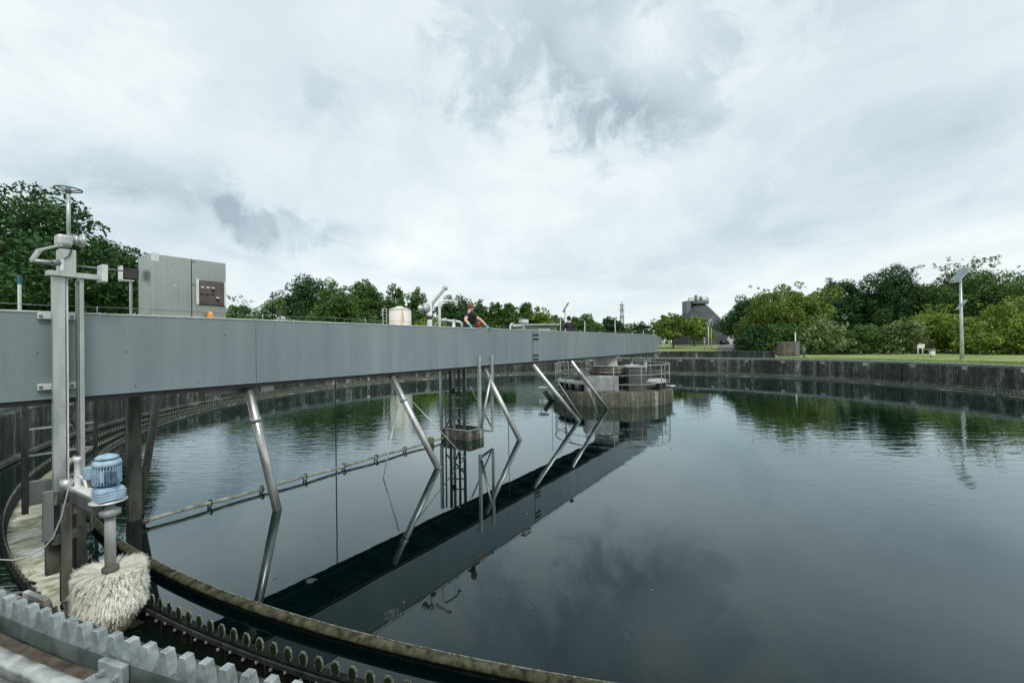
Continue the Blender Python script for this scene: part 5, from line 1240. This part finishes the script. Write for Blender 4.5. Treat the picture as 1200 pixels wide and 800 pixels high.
# big tree on the left shore, near enough for separate leaves
tree('broadleaf_tree', -95, 172, 214, 28, 'dark', 'huge dark broadleaf tree filling the left edge behind the handwheel', nl=52000, size=0.14, seed=2, lobes=9, crownfrac=0.86)
GL = 'trees along the far shore behind the bridge'
row = [(262, 306, 346, 50, 'mid', 'loose low tree just right of the steel cabinet', 6000, 1),
 (298, 342, 347, 56, 'mid', 'low rounded tree left of the dark tree, behind the bridge', 6000, 0),
 (334, 394, 319, 72, 'dark', 'tall dark tree with a flat top, left half of the row', 14000, 0),
 (366, 418, 326, 66, 'mid', 'lighter green tree in front of the tall dark one', 11000, 0),
 (408, 452, 322, 74, 'mid', 'pointed green tree between the dark tree and the white tank', 11000, 0),
 (447, 480, 329, 76, 'mid', 'narrow green tree rising behind the rusty white tank', 8000, 0),
 (474, 508, 335, 76, 'mid', 'rounded green tree behind the lifting davit', 8000, 0),
 (512, 557, 343, 72, 'dark', 'dark round tree behind the hooked white pipe', 9000, 0),
 (550, 574, 350, 84, 'mid', 'small green tree directly behind the head of the person', 5000, 0),
 (569, 592, 350, 86, 'mid', 'green tree right of the person in the t-shirt', 5000, 0),
 (586, 612, 349, 84, 'mid', 'broader green tree above the looped hose hook', 5500, 0),
 (605, 630, 354, 88, 'mid', 'green tree above the small junction box', 5000, 0),
 (622, 650, 358, 86, 'fresh', 'lighter green tree above the flat roofed building', 5000, 0),
 (640, 664, 367, 92, 'mid', 'low tree left of the dark solar lamp', 3500, 0),
 (662, 704, 367, 88, 'mid', 'wide low tree behind the dark haired person', 5500, 0),
 (694, 734, 371, 92, 'dark', 'low dark tree crown left of the lattice mast', 5500, 0),
 (736, 764, 378, 100, 'dark', 'farthest small dark tree between mast and yellow tree', 3500, 0),
 (710, 745, 382, 104, 'mid', 'very low distant bush line piece below the mast', 3000, 0)]
for i, (a, b_, v_, Y, mt, lb, nl, wp_) in enumerate(row):
    tree('shore_tree', a, b_, v_, Y, mt, lb, 'tree', GL, nl=nl, seed=10+i, lobes=4, wisp=wp_, crownfrac=0.86)
hedge = [(250, 330, 368, 46, 'mid', 'low hedge below the trees right of the steel cabinet'), (325, 400, 366, 52, 'mid', 'low hedge under the tall dark tree'),
 (395, 470, 366, 56, 'mid', 'low hedge left of the rusty white tank'), (462, 540, 368, 58, 'fresh', 'low hedge behind davit and hooked pipe'),
 (535, 610, 376, 62, 'mid', 'low hedge behind the person in the t-shirt'), (604, 700, 380, 70, 'dark', 'low hedge behind the flat roofed building')]
for i, (a, b_, v_, Y, mt, lb) in enumerate(hedge):
    tree('hedge_bush', a, b_, v_, Y, mt, lb, 'hedge', 'low hedges behind the bridge', nl=6500, seed=40+i, trunk=False, lobes=6)
GR = 'trees on the right bank'
right = [(846, 908, 343, 64, 'dark', 'dark green tree at the left end of the right bank', 13000, 0, 0.95),
 (866, 970, 332, 54, 'yellow', 'wide yellow green tree with thin twigs on top', 21000, 1.2, 0.85),
 (958, 1012, 318, 66, 'dark', 'dark tree between the yellow tree and the tallest dark tree', 12000, 0, 0.9),
 (996, 1086, 311, 64, 'dark', 'broad dark tree with a domed top on the right bank', 22000, 0.3, 0.9),
 (1076, 1176, 303, 58, 'mid', 'feathery green tree directly behind the solar lamp', 20000, 1.5, 0.9),
 (1158, 1260, 312, 52, 'mid', 'feathery green tree cut by the right edge', 16000, 1.2, 0.9)]
for i, (a, b_, v_, Y, mt, lb, nl, wp_, cf) in enumerate(right):
    tree('bank_tree', a, b_, v_, Y, mt, lb, 'tree', GR, nl=nl, seed=60+i, lobes=6, wisp=wp_, crownfrac=cf)
GS = 'shrubs along the right bank'
shr = [(862, 905, 378, 50, 'dark', 'dark clipped shrub beside the road', 7000), (893, 945, 374, 49, 'mid', 'dark shrub behind the brown cabinet', 8000),
 (934, 1000, 369, 47, 'pale', 'flowering pale topped shrub right of the brown cabinet', 12000), (990, 1042, 378, 45.5, 'mid', 'low green shrub left of the white notice boards', 10000),
 (1030, 1082, 372, 44, 'pale', 'pale speckled shrub behind the white notice boards', 11000), (1060, 1128, 357, 45, 'fresh', 'bright yellow green shrub left of the solar lamp', 13000),
 (1118, 1160, 372, 41, 'fresh', 'bright shrub just right of the solar lamp pole', 9000), (1146, 1240, 346, 39, 'fresh', 'tall bright shrub at the right edge', 17000)]
for i, (a, b_, v_, Y, mt, lb, nl) in enumerate(shr):
    tree('bank_shrub', a, b_, v_, Y, mt, lb, 'shrub', GS, nl=nl, seed=80+i, trunk=False, lobes=6, wisp=0.4)
tree('lawn_tree', 764, 812, 367, 74, 'yellow', 'rounded yellow green tree on the lawn left of the slate tower', 'tree', None, nl=11000, seed=95, lobes=5, crownfrac=0.80)
tree('lawn_tree', 792, 834, 370, 82, 'fresh', 'green tree half hidden behind the yellow green lawn tree', 'tree', None, nl=9000, seed=96, lobes=5, crownfrac=0.80)
# woods closing the horizon
rg = np.random.default_rng(9); C_, R_ = [], []
for k in range(420):
    a = R(10)+rg.uniform(0, R(160)); r_ = rg.uniform(170, 230); h_ = rg.uniform(1, 7)
    C_.append((r_*math.cos(a), r_*math.sin(a), gz(200, 0)+h_)); R_.append(rg.uniform(3.0, 5.5))
me = leaf_mesh('distant_wood', C_, R_, 60000, 0.55, 3, LEAF['dark'], 0.2); o = bpy.data.objects.new('distant_wood', me); COL.objects.link(o); tag(o, kind='stuff')
# grass along the tank rim
def grass(name, n, r0, r1, a0, a1, h_, seed):
    rg = np.random.default_rng(seed); a = rg.uniform(a0, a1, n); r_ = np.sqrt(rg.uniform(r0*r0, r1*r1, n)); x = CX+r_*np.cos(a); y = CY+r_*np.sin(a)
    z = np.array([gz(px, py) for px, py in zip(x, y)]); p = np.stack([x, y, z], 1); t = rg.uniform(0, 2*PI, n); hh = h_*rg.uniform(0.4, 1.2, n)
    w_ = np.stack([np.cos(t), np.sin(t), np.zeros(n)], 1)*(h_*0.12); tip = np.stack([rg.normal(0, .35, n)*hh, rg.normal(0, .35, n)*hh, hh], 1)
    V = np.empty((n, 3, 3)); V[:, 0] = p-w_; V[:, 1] = p+w_; V[:, 2] = p+tip
    me = bpy.data.meshes.new(name); me.vertices.add(n*3); me.vertices.foreach_set('co', V.reshape(-1).astype(np.float32)); me.loops.add(n*3); me.loops.foreach_set('vertex_index', np.arange(n*3, dtype=np.int32))
    me.polygons.add(n); me.polygons.foreach_set('loop_start', np.arange(0, n*3, 3, dtype=np.int32)); me.polygons.foreach_set('loop_total', np.full(n, 3, dtype=np.int32)); me.update(calc_edges=True)
    me.materials.append(LEAF['fresh']); o = bpy.data.objects.new(name, me); COL.objects.link(o); tag(o, kind='stuff')
grass('rim_grass', 40000, R_OUT+0.1, 27, R(-5), R(70), 0.10, 4)
grass('near_grass', 14000, R_OUT+0.1, 22.0, R(195), R(262), 0.07, 5)

# small flecks of scum drifting on the pool
rg = np.random.default_rng(21); mb = MB()
for k in range(420):
    r_ = (R_BAF-0.4)*math.sqrt(rg.uniform(0, 1)); a = rg.uniform(0, 2*PI); s_ = rg.uniform(0.004, 0.016)*(1 if k % 9 else 2.0); x, y = CX+r_*math.cos(a), CY+r_*math.sin(a)
    if math.hypot(x-CX, y-CY) < 2.9: continue
    ph = rg.uniform(0, 6); vs = [mb.bm.verts.new((x+s_*math.cos(ph+i*PI/3)*rg.uniform(.6, 1.3), y+s_*math.sin(ph+i*PI/3)*rg.uniform(.6, 1.3), 0.004)) for i in range(6)]; mb.bm.faces.new(vs)
o = mb.build('floating_scum_flecks', 'weir'); tag(o, kind='stuff')

# ------------------------------------------------------------------ buildings and far things
q = aty(826, 400, 100); bz = gz(q.x, q.y)
m_ = 100/FPX
dg_ = thing('slate_tower', (aty(815, 400, 100).x, 100, bz), 'dark slate clad cone shaped tower with a railed cap behind the lawn trees', 'tower')
cx_ = aty(819, 400, 100).x
zv = lambda v: aty(820, v, 100).z
bands = [(33, 408), (33.3, 380)]; prof = [(0, bz-0.5), (29.5*m_, bz-0.5), (29.5*m_, zv(383)), (25*m_, zv(376)), (8*m_, zv(356.5)), (0, zv(356))]
# slate courses: the shell is split in bands, each a few centimetres proud of the next
levels = [bz-0.5]+[bz+1.2*k for k in range(1, 11)]
def rat(z):
    for (r0, z0), (r1, z1) in zip(prof[1:], prof[2:]):
        if z0-1e-6 <= z <= z1+1e-6 and z1 > z0: return r0+(r1-r0)*(z-z0)/(z1-z0)
    return 10*m_
zs_ = np.linspace(bz-0.5, zv(356.4), 19)
for z0, z1 in zip(zs_, zs_[1:]):
    mb = MB(); mb.lathe([(rat(z0)+0.10, z0), (rat(z1)+0.02, z1), (rat(z1)-0.3, z1), (rat(z0)-0.3, z0), (rat(z0)+0.10, z0)], Matrix.Translation((cx_, 100, 0)), 40, False); mb.build('slate_course', 'slate', dg_)
mb = MB(); mb.lathe([(0, zv(356.3)), (11.5*m_, zv(356.3)), (11.5*m_, zv(353)), (9.5*m_, zv(352.6)), (0, zv(352.6))], Matrix.Translation((cx_, 100, 0)), 32, False); mb.build('cap_platform', 'slate_cap', dg_)
mb = MB(); x0_, x1_ = aty(802, 400, 100).x, aty(807, 400, 100).x; mb.b(x0_, x1_, 98.5, 101, bz, zv(353)); mb.build('stair_shaft', 'slate_cap', dg_)
for zz0 in (zv(350.8), zv(349.2)):
    mb = MB(); mb.tube([(cx_+11*m_*math.cos(k*PI/12), 100+11*m_*math.sin(k*PI/12), zz0) for k in range(24)], 0.05, 6, closed=True); mb.build('cap_rail', 'galv', dg_)
for k in range(12):
    a = k*PI/6; mb = MB(); mb.tube([(cx_+11*m_*math.cos(a), 100+11*m_*math.sin(a), zv(352.7)), (cx_+11*m_*math.cos(a), 100+11*m_*math.sin(a), zv(349.2))], 0.05, 6); mb.build('rail_post', 'galv', dg_)
for dx_, hh in ((-0.5, 1.2), (0.6, 0.9)):
    mb = MB(); mb.lathe([(0, 0), (0.35, 0), (0.35, hh), (0.15, hh+0.2), (0, hh+0.2)], Matrix.Translation((cx_+dx_, 100, zv(352.6))), 12); mb.build('gas_dome', 'slate_cap', dg_)
# pale building at the end of the road
x0_, x1_ = aty(848, 400, 118).x, aty(864, 400, 118).x; g0 = gz(x0_, 118)
pb = thing('pale_building', ((x0_+x1_)/2, 120, g0), 'pale rendered building at the end of the road', 'building')
zt_ = aty(856, 389.5, 118).z
mb = MB(); mb.b(x0_, x1_, 118, 128, g0-0.3, zt_, 0.0); mb.build('wall', 'render', pb)
mb = MB(); mb.b(x0_-0.3, x1_+0.3, 117.7, 128.3, zt_+0.002, zt_+0.35); mb.build('roof', 'slate_cap', pb)
for k in range(3):
    xx = x0_+0.5+k*1.15; mb = MB(); mb.b(xx, xx+0.7, 117.93, 117.99, g0+1.6, g0+2.7); w2 = mb.build('window', 'glass', pb)
    mb = MB(); mb.b(xx-0.05, xx+0.75, 117.88, 117.995, g0+1.5, g0+1.59); mb.build('sill', 'white', w2)
# flat roofed building behind the bridge
Yb = 52
x0_, x1_ = aty(601, 400, Yb).x, aty(656, 400, Yb).x; g0 = gz(x0_, Yb); zt_ = aty(628, 381, Yb).z
fb = thing('flat_roofed_building', ((x0_+x1_)/2, Yb+3, g0), 'low grey flat roofed building seen over the bridge', 'building')
mb = MB(); mb.b(x0_+0.3, x1_-0.3, Yb+0.3, Yb+6, g0-0.3, zt_); mb.build('wall', 'greywall', fb)
mb = MB(); mb.b(x0_, x1_, Yb, Yb+6.3, zt_+0.002, zt_+0.18); mb.build('roof', 'galv', fb)
a, b_ = aty(631, 400, Yb).x, aty(645, 400, Yb).x; z1_, z0_ = aty(638, 385, Yb).z, aty(638, 389.5, Yb).z
nn = 3
for k in range(nn):
    xa, xb = a+(b_-a)*k/nn+0.03, a+(b_-a)*(k+1)/nn-0.03; mb = MB(); mb.b(xa, xb, Yb+0.24, Yb+0.29, z0_, z1_); mb.build('window', 'render', fb)
mb = MB(); dxx = aty(612, 400, Yb).x; mb.b(dxx-0.45, dxx+0.45, Yb+0.24, Yb+0.29, g0, g0+2.1); mb.build('door', 'slate_cap', fb)
# rusty white tank on the left shore
Yt = 54
xc = aty(468.5, 400, Yt).x; rt = 12.0*Yt/FPX; g0 = gz(xc, Yt); zt_ = aty(468, 363, Yt).z; zk = aty(468, 359, Yt).z
wt_ = thing('white_tank', (xc, Yt, g0), 'upright white tank streaked with rust, standing behind the bridge', 'storage tank')
mb = MB(); mb.lathe([(0, g0), (rt, g0), (rt, zt_), (0, zt_)], Matrix.Translation((xc, Yt, 0)), 32, False); o = mb.build('shell', 'tankwhite', wt_)
for f in o.data.polygons: f.use_smooth = abs(f.normal.z) < 0.3
mb = MB(); mb.lathe([(rt+0.05, zt_+0.002), (rt+0.05, zt_+0.06), (0.45, zk-0.1), (0.4, zk), (0, zk)], Matrix.Translation((xc, Yt, 0)), 32); mb.build('lid', 'tankwhite', wt_)
mb = MB(); mb.tube([(xc+rt+0.12, Yt, g0), (xc+rt+0.12, Yt, zt_-0.1)], 0.06, 8); mb.build('down_pipe', 'white', wt_)
lx0, lx1 = aty(449, 400, Yt).x, aty(453.5, 400, Yt).x
for xx in (lx0, lx1):
    mb = MB(); mb.tube([(xx, Yt, g0), (xx, Yt, aty(450, 362, Yt).z)], 0.03, 6); mb.build('ladder_rail', 'galv_light', wt_)
for k in range(14):
    zz0 = g0+0.4+k*0.42
    if zz0 < aty(450, 362, Yt).z: mb = MB(); mb.tube([(lx0, Yt, zz0), (lx1, Yt, zz0)], 0.02, 6); mb.build('ladder_rung', 'galv_light', wt_)
mb = MB(); z_ = aty(450, 361.5, Yt).z; mb.tube([(lx0, Yt, z_-0.6), (lx0-0.35, Yt, z_-0.9)], 0.03, 6); mb.tube([(lx0-0.3, Yt, z_-0.6), (lx0, Yt, z_), (lx1, Yt, z_)], 0.03, 6); mb.tube([(lx1, Yt, z_-0.9), (xc-rt, Yt, z_-0.9)], 0.03, 6); mb.build('ladder_hoop', 'galv_light', wt_)

# solar street lamp on the right bank: two panels, two heads
Yl = 30.5
p0 = aty(1127.5, 419, Yl); g0 = gz(p0.x, Yl); xl = p0.x
def zl_(v): return aty(1126, v, Yl).z
sl_ = thing('solar_street_lamp', (xl, Yl, g0), 'tall galvanised street lamp with two tilted solar panels on the right bank', 'street lamp')
mb = MB(); mb.tube([(xl, Yl, g0-0.1), (xl, Yl, zl_(395)), (xl, Yl, zl_(327))], 0.13, 14, r1=0.065); mb.build('pole', 'galv', sl_)
def panel(parent, u0, v0, u1, v1, Y, wd, nm, mat='solar'):
    a, b_ = aty(u0, v0, Y), aty(u1, v1, Y); mb = MB(); mb.beam(a, b_, wd, 0.045, 0.005, up=(0, -1, 0.6)) ; return mb.build(nm, mat, parent)
def tilt_panel(parent, u0, v0, u1, v1, Y, wd, toward):
    a, b_ = aty(u0, v0, Y), aty(u1, v1, Y); d = (b_-a); L = d.length; d.normalize(); wv = Vector(toward).normalized(); wv = (wv-d*wv.dot(d)).normalized(); nr = d.cross(wv)
    mt = Matrix((d, wv, nr)).transposed().to_4x4(); mt.translation = (a+b_)/2
    mb = MB(); mb.box(mt, (L, wd, 0.05), 0.004); fr_ = mb.build('solar_panel', 'galv', parent)
    mb = MB(); 
    sgn = 1
    for i in range(4):
        for j in range(3):
            m2 = mt @ Matrix.Translation(((i-1.5)*L/4.2, (j-1)*wd/3.3, 0.0)); mb.box(m2, (L/4.2-0.02, wd/3.3-0.02, 0.058))
    tag(mb.build('solar_cells', 'solar', fr_), kind='stuff'); return fr_
tilt_panel(sl_, 1119, 329, 1133, 313.5, Yl, 0.55, (0.35, -0.9, -0.1))
mb = MB(); a = aty(1113, 330.8, Yl); b_ = aty(1126, 330.2, Yl); mb.beam(a, b_, 0.16, 0.06, 0.02); mb.build('lamp_head', 'galv', sl_)
tilt_panel(sl_, 1122.5, 362, 1131.5, 351.5, Yl-0.1, 0.22, (0.2, -0.9, -0.1))
mb = MB(); a = aty(1120, 362.5, Yl); b_ = aty(1126, 361.8, Yl); mb.beam(a, b_, 0.12, 0.05, 0.015); mb.build('lower_lamp_head', 'galv', sl_)
mb = MB(); mb.b(xl-0.16, xl+0.16, Yl-0.16, Yl+0.16, g0, g0+0.03); mb.build('base_plate', 'galv', sl_)
# dark solar lamp behind the bridge
def post_lamp(u, vtop, vbase_z, Y, nm, label, r_=0.05, arm=None, cat='street lamp', group=None, mat='galv_light'):
    p_ = aty(u, 395, Y); g_ = gz(p_.x, Y); z_ = aty(u, vtop, Y).z
    t_ = thing(nm, (p_.x, Y, g_), label, cat, group); mb = MB(); mb.tube([(p_.x, Y, g_-0.1), (p_.x, Y, z_)], r_, 8); mb.build('pole', mat, t_); return t_, p_.x, z_
t_, x_, z_ = post_lamp(662.5, 363, 0, 42, 'solar_street_lamp', 'street lamp with one steep dark solar panel left of the dark haired person', 0.06, mat='galv')
a, b_ = aty(659.5, 365.5, 42), aty(666, 355, 42); mb = MB(); mb.beam(a, b_, 0.75, 0.09, 0.01, up=(-0.8, 0, 0.5)); mb.build('solar_panel', 'solar_dark', t_)
mb = MB(); mb.tube([(x_-0.45, 42, z_-0.8), (x_-0.45, 42, z_-2.8)], 0.05, 6); mb.tube([(x_-0.45, 42, z_-0.8), (x_, 42, z_-0.8)], 0.04, 6); mb.build('side_bracket', 'galv', t_)
for (u, vt, Y, side, lb) in ((685.5, 375, 62, -1, 'small curved street lamp right of the dark haired person'), (721, 374, 66, -1, 'pale street lamp left of the lattice mast'), (754, 386, 80, 1, 'tiny street lamp just left of the yellow green lawn tree'),
                         (741, 388, 84, 1, 'shortest lamp post under the farthest trees')):
    t_, x_, z_ = post_lamp(u, vt+1, 0, Y, 'street_lamp', lb, 0.045, group='lamps beyond the bridge', mat='galv_light')
    mb = MB(); mb.tube([(x_, Y, z_-0.05), (x_+0.25*side, Y, z_+0.2), (x_+0.55*side, Y, z_+0.22)], 0.03, 6); mb.build('arm', 'galv', t_)
    mb = MB(); mb.beam(Vector((x_+0.5*side, Y, z_+0.22)), Vector((x_+0.95*side, Y, z_+0.2)), 0.16, 0.06, 0.02); mb.build('lamp_head', 'white', t_)
for (u, vt, Y, lb) in ((830.3, 382, 62, 'white lamp post on the lawn, left one of the close pair'), (833.8, 384, 66, 'white lamp post on the lawn, right one of the close pair')):
    t_, x_, z_ = post_lamp(u, vt, 0, Y, 'street_lamp', lb, 0.06, group='pair of white lamp posts', mat='white')
    for sg in (-1, 1):
        mb = MB(); mb.tube([(x_, Y, z_-0.1), (x_+0.15*sg, Y, z_+0.35), (x_+0.35*sg, Y, z_+(0.9 if sg > 0 else 0.5))], 0.05, 6); mb.build('arm', 'galv', t_)
    mb = MB(); mb.beam(Vector((x_+0.1, Y, z_+0.75)), Vector((x_+0.55, Y, z_+0.95)), 0.15, 0.08, 0.01); mb.build('lamp_head', 'white', t_)
t_, x_, z_ = post_lamp(825.5, 397, 0, 64, 'bollard_lamp', 'low bollard lamp on the lawn left of the two posts', 0.06, cat='lamp', mat='galv')
mb = MB(); mb.lathe([(0, 0), (0.2, 0), (0.12, 0.15), (0, 0.18)], Matrix.Translation((x_, 64, z_)), 10); mb.build('hood', 'galv', t_)
# lattice mast
Yp = 230; xm = aty(729, 380, Yp).x; g_ = gz(xm, Yp); zt_ = aty(729, 353, Yp).z
ms = thing('lattice_mast', (xm, Yp, g_), 'thin distant lattice mast rising above the trees', 'mast')
mb = MB(); Hm = zt_-g_; w0, w1 = 1.3, 0.45
cn = lambda t, i: Vector((xm+(w0+(w1-w0)*t)*(1 if i in (0, 1) else -1), Yp+(w0+(w1-w0)*t)*(1 if i in (1, 2) else -1), g_+Hm*0.9*t))
for i in range(4): mb.tube([cn(0, i), cn(1, i)], 0.13, 5)
mb.build('mast_legs', 'galv_dark', ms)
mb = MB()
for k in range(11):
    t0, t1 = k/11, (k+1)/11
    for i in range(4): mb.tube([cn(t0, i), cn(t1, (i+1) % 4)], 0.08, 4); mb.tube([cn(t1, i), cn(t1, (i+1) % 4)], 0.08, 4)
tag(mb.build('lattice', 'galv_dark', ms), kind='stuff')
mb = MB(); mb.tube([(xm, Yp, g_+Hm*0.9), (xm, Yp, zt_)], 0.18, 6); mb.build('antenna', 'galv_dark', ms)
for t in (0.62, 0.78, 0.9):
    mb = MB(); mb.b(xm-1.2, xm+1.2, Yp-0.5, Yp+0.5, g_+Hm*t, g_+Hm*t+0.5); mb.build('platform', 'galv_dark', ms)
# brown cabinet, white pole, signs
Yc = 42.5; xa, xb = aty(917, 400, Yc).x, aty(937, 400, Yc).x; g_ = gz(xa, Yc); zt_ = aty(927, 400.3, Yc).z
bc_ = thing('brown_cabinet', ((xa+xb)/2, Yc+0.4, g_), 'weathered brown equipment cabinet behind the end of the parapet', 'cabinet')
xm_ = xa+(xb-xa)*0.7
mb = MB(); mb.b(xa, xb, Yc, Yc+0.9, g_, zt_-0.06, 0.01); mb.build('body', 'boxbrown', bc_)
mb = MB(); mb.b(xa-0.03, xb+0.03, Yc-0.03, Yc+0.93, zt_-0.058, zt_, 0.005); mb.build('lid', 'slate_cap', bc_)
mb = MB(); mb.b(xa+0.04, xm_, Yc-0.02, Yc-0.001, g_+0.1, zt_-0.1, 0.004); mb.build('door', 'boxbrown', bc_)
mb = MB(); mb.b(xm_+0.03, xb-0.03, Yc-0.02, Yc-0.001, g_+0.1, zt_-0.1, 0.004); mb.build('door', 'slate_cap', bc_)
t_, x_, z_ = post_lamp(932, 390, 0, 44.5, 'white_pole', 'short white pole rising behind the brown cabinet', 0.055, cat='pole', mat='white')
mb = MB(); mb.lathe([(0, 0), (0.07, 0), (0.07, 0.05), (0, 0.07)], Matrix.Translation((x_, 44.5, z_)), 10); mb.build('cap', 'white', t_)
Ys = 35.5
xs0, xs1 = aty(1075.5, 400, Ys).x, aty(1081, 400, Ys).x; g_ = gz(xs0, Ys)
nb = thing('notice_board', ((xs0+xs1)/2, Ys, g_), 'small white notice board on two legs, left of the meter box', 'sign')
for xx in (xs0, xs1): mb = MB(); mb.tube([(xx, Ys, g_), (xx, Ys, aty(1078, 404, Ys).z)], 0.035, 8); mb.build('leg', 'galv_light', nb)
mb = MB(); mb.b(xs1-0.38, xs1+0.12, Ys-0.06, Ys-0.036, aty(1078, 408, Ys).z, aty(1078, 403, Ys).z, 0.004); mb.build('board', 'white', nb)
xs = aty(1090.5, 400, Ys).x
mbx = thing('meter_box', (xs, Ys, g_), 'white meter box with dark hood, right of the notice board', 'box')
mb = MB(); mb.tube([(xs, Ys, g_), (xs, Ys, aty(1090, 409, Ys).z)], 0.04, 8); mb.build('post', 'galv_dark', mbx)
mb = MB(); mb.b(xs-0.19, xs+0.19, Ys-0.2, Ys-0.041, aty(1090, 416, Ys).z, aty(1090, 411, Ys).z, 0.01); mb.build('box', 'white', mbx)
mb = MB(); mb.b(xs-0.21, xs+0.21, Ys-0.22, Ys+0.06, aty(1090, 410.8, Ys).z, aty(1090, 408.5, Ys).z, 0.01); mb.build('hood', 'galv_dark', mbx)
Yh = 38.5; xh = aty(942, 400, Yh).x; g_ = gz(xh, Yh)
hy = thing('green_hydrant', (xh, Yh, g_), 'small blue green standpipe at the parapet corner', 'standpipe')
mb = MB(); mb.tube([(xh, Yh, g_), (xh, Yh, aty(942, 408.5, Yh).z)], 0.06, 10); mb.build('pipe', 'bluecap', hy)
mb = MB(); z_ = aty(942, 408.5, Yh).z; mb.tube([(xh, Yh, z_-0.1), (xh-0.14, Yh, z_-0.06), (xh-0.18, Yh, z_-0.2)], 0.035, 8); mb.build('spout', 'bluecap', hy)
mb = MB(); mb.lathe([(0, 0), (0.1, 0), (0.1, 0.04), (0, 0.05)], Matrix.Translation((xh, Yh, z_)), 12); mb.build('tap_wheel', 'galv_light', hy)

# parked dark car by the pale building
Yc = 96; xc = aty(845.5, 402, Yc).x; g_ = gz(xc, Yc)+0.03
cr = thing('parked_car', (xc, Yc, g_), 'dark car seen end on, parked beside the slate tower', 'car')
T0 = Matrix.Translation((xc, Yc, g_))
def hull(name, secs, mat, par):
    mb = MB(); rings = []
    for (y, pts_) in secs: rings.append([mb.bm.verts.new(T0 @ Vector((x, y, z))) for x, z in pts_])
    for a, b_ in zip(rings, rings[1:]):
        for k in range(len(a)): mb.bm.faces.new((a[k], a[(k+1) % len(a)], b_[(k+1) % len(a)], b_[k]))
    mb.bm.faces.new(rings[0]); mb.bm.faces.new(rings[-1][::-1]); return mb.build(name, mat, par, smooth=False)
def sec(w_, z0, z1): return [(-w_*0.94, z0), (-w_, z0+0.15), (-w_, (z0+z1)/2), (-w_*0.93, z1), (w_*0.93, z1), (w_, (z0+z1)/2), (w_, z0+0.15), (w_*0.94, z0)]
hull('body', [(-2.1, sec(0.78, 0.32, 0.78)), (-1.9, sec(0.86, 0.22, 0.85)), (-0.8, sec(0.89, 0.2, 0.95)), (1.4, sec(0.89, 0.2, 0.98)), (2.0, sec(0.84, 0.25, 0.95)), (2.12, sec(0.76, 0.35, 0.8))], 'carpaint', cr)
hull('cabin', [(-0.9, [(-0.78, 0.95), (0.78, 0.95), (0.76, 0.98), (-0.76, 0.98)]), (-0.25, [(-0.78, 0.95), (0.78, 0.95), (0.62, 1.45), (-0.62, 1.45)]), (1.2, [(-0.78, 0.97), (0.78, 0.97), (0.62, 1.46), (-0.62, 1.46)]), (1.8, [(-0.76, 0.96), (0.76, 0.96), (0.72, 1.0), (-0.72, 1.0)])], 'glass', cr)
mb = MB(); mb.box(T0 @ Matrix.Translation((0, 0.48, 1.475)), (1.2, 1.4, 0.03), 0.01); mb.build('roof', 'carpaint', cr)
for sx in (-0.8, 0.8):
    for sy in (-1.3, 1.35):
        mb = MB(); mb.lathe([(0, -0.1), (0.22, -0.1), (0.31, -0.09), (0.31, 0.09), (0.22, 0.1), (0, 0.1)], T0 @ Matrix.Translation((sx, sy, 0.31)) @ Matrix.Rotation(PI/2, 4, 'Y'), 16); w2 = mb.build('wheel', 'black', cr)
    mb = MB(); mb.box(T0 @ Matrix.Translation((sx*0.78, -2.1, 0.66)), (0.28, 0.06, 0.12), 0.02); mb.build('headlight', 'label', cr)
print('leaves', LCNT[0])
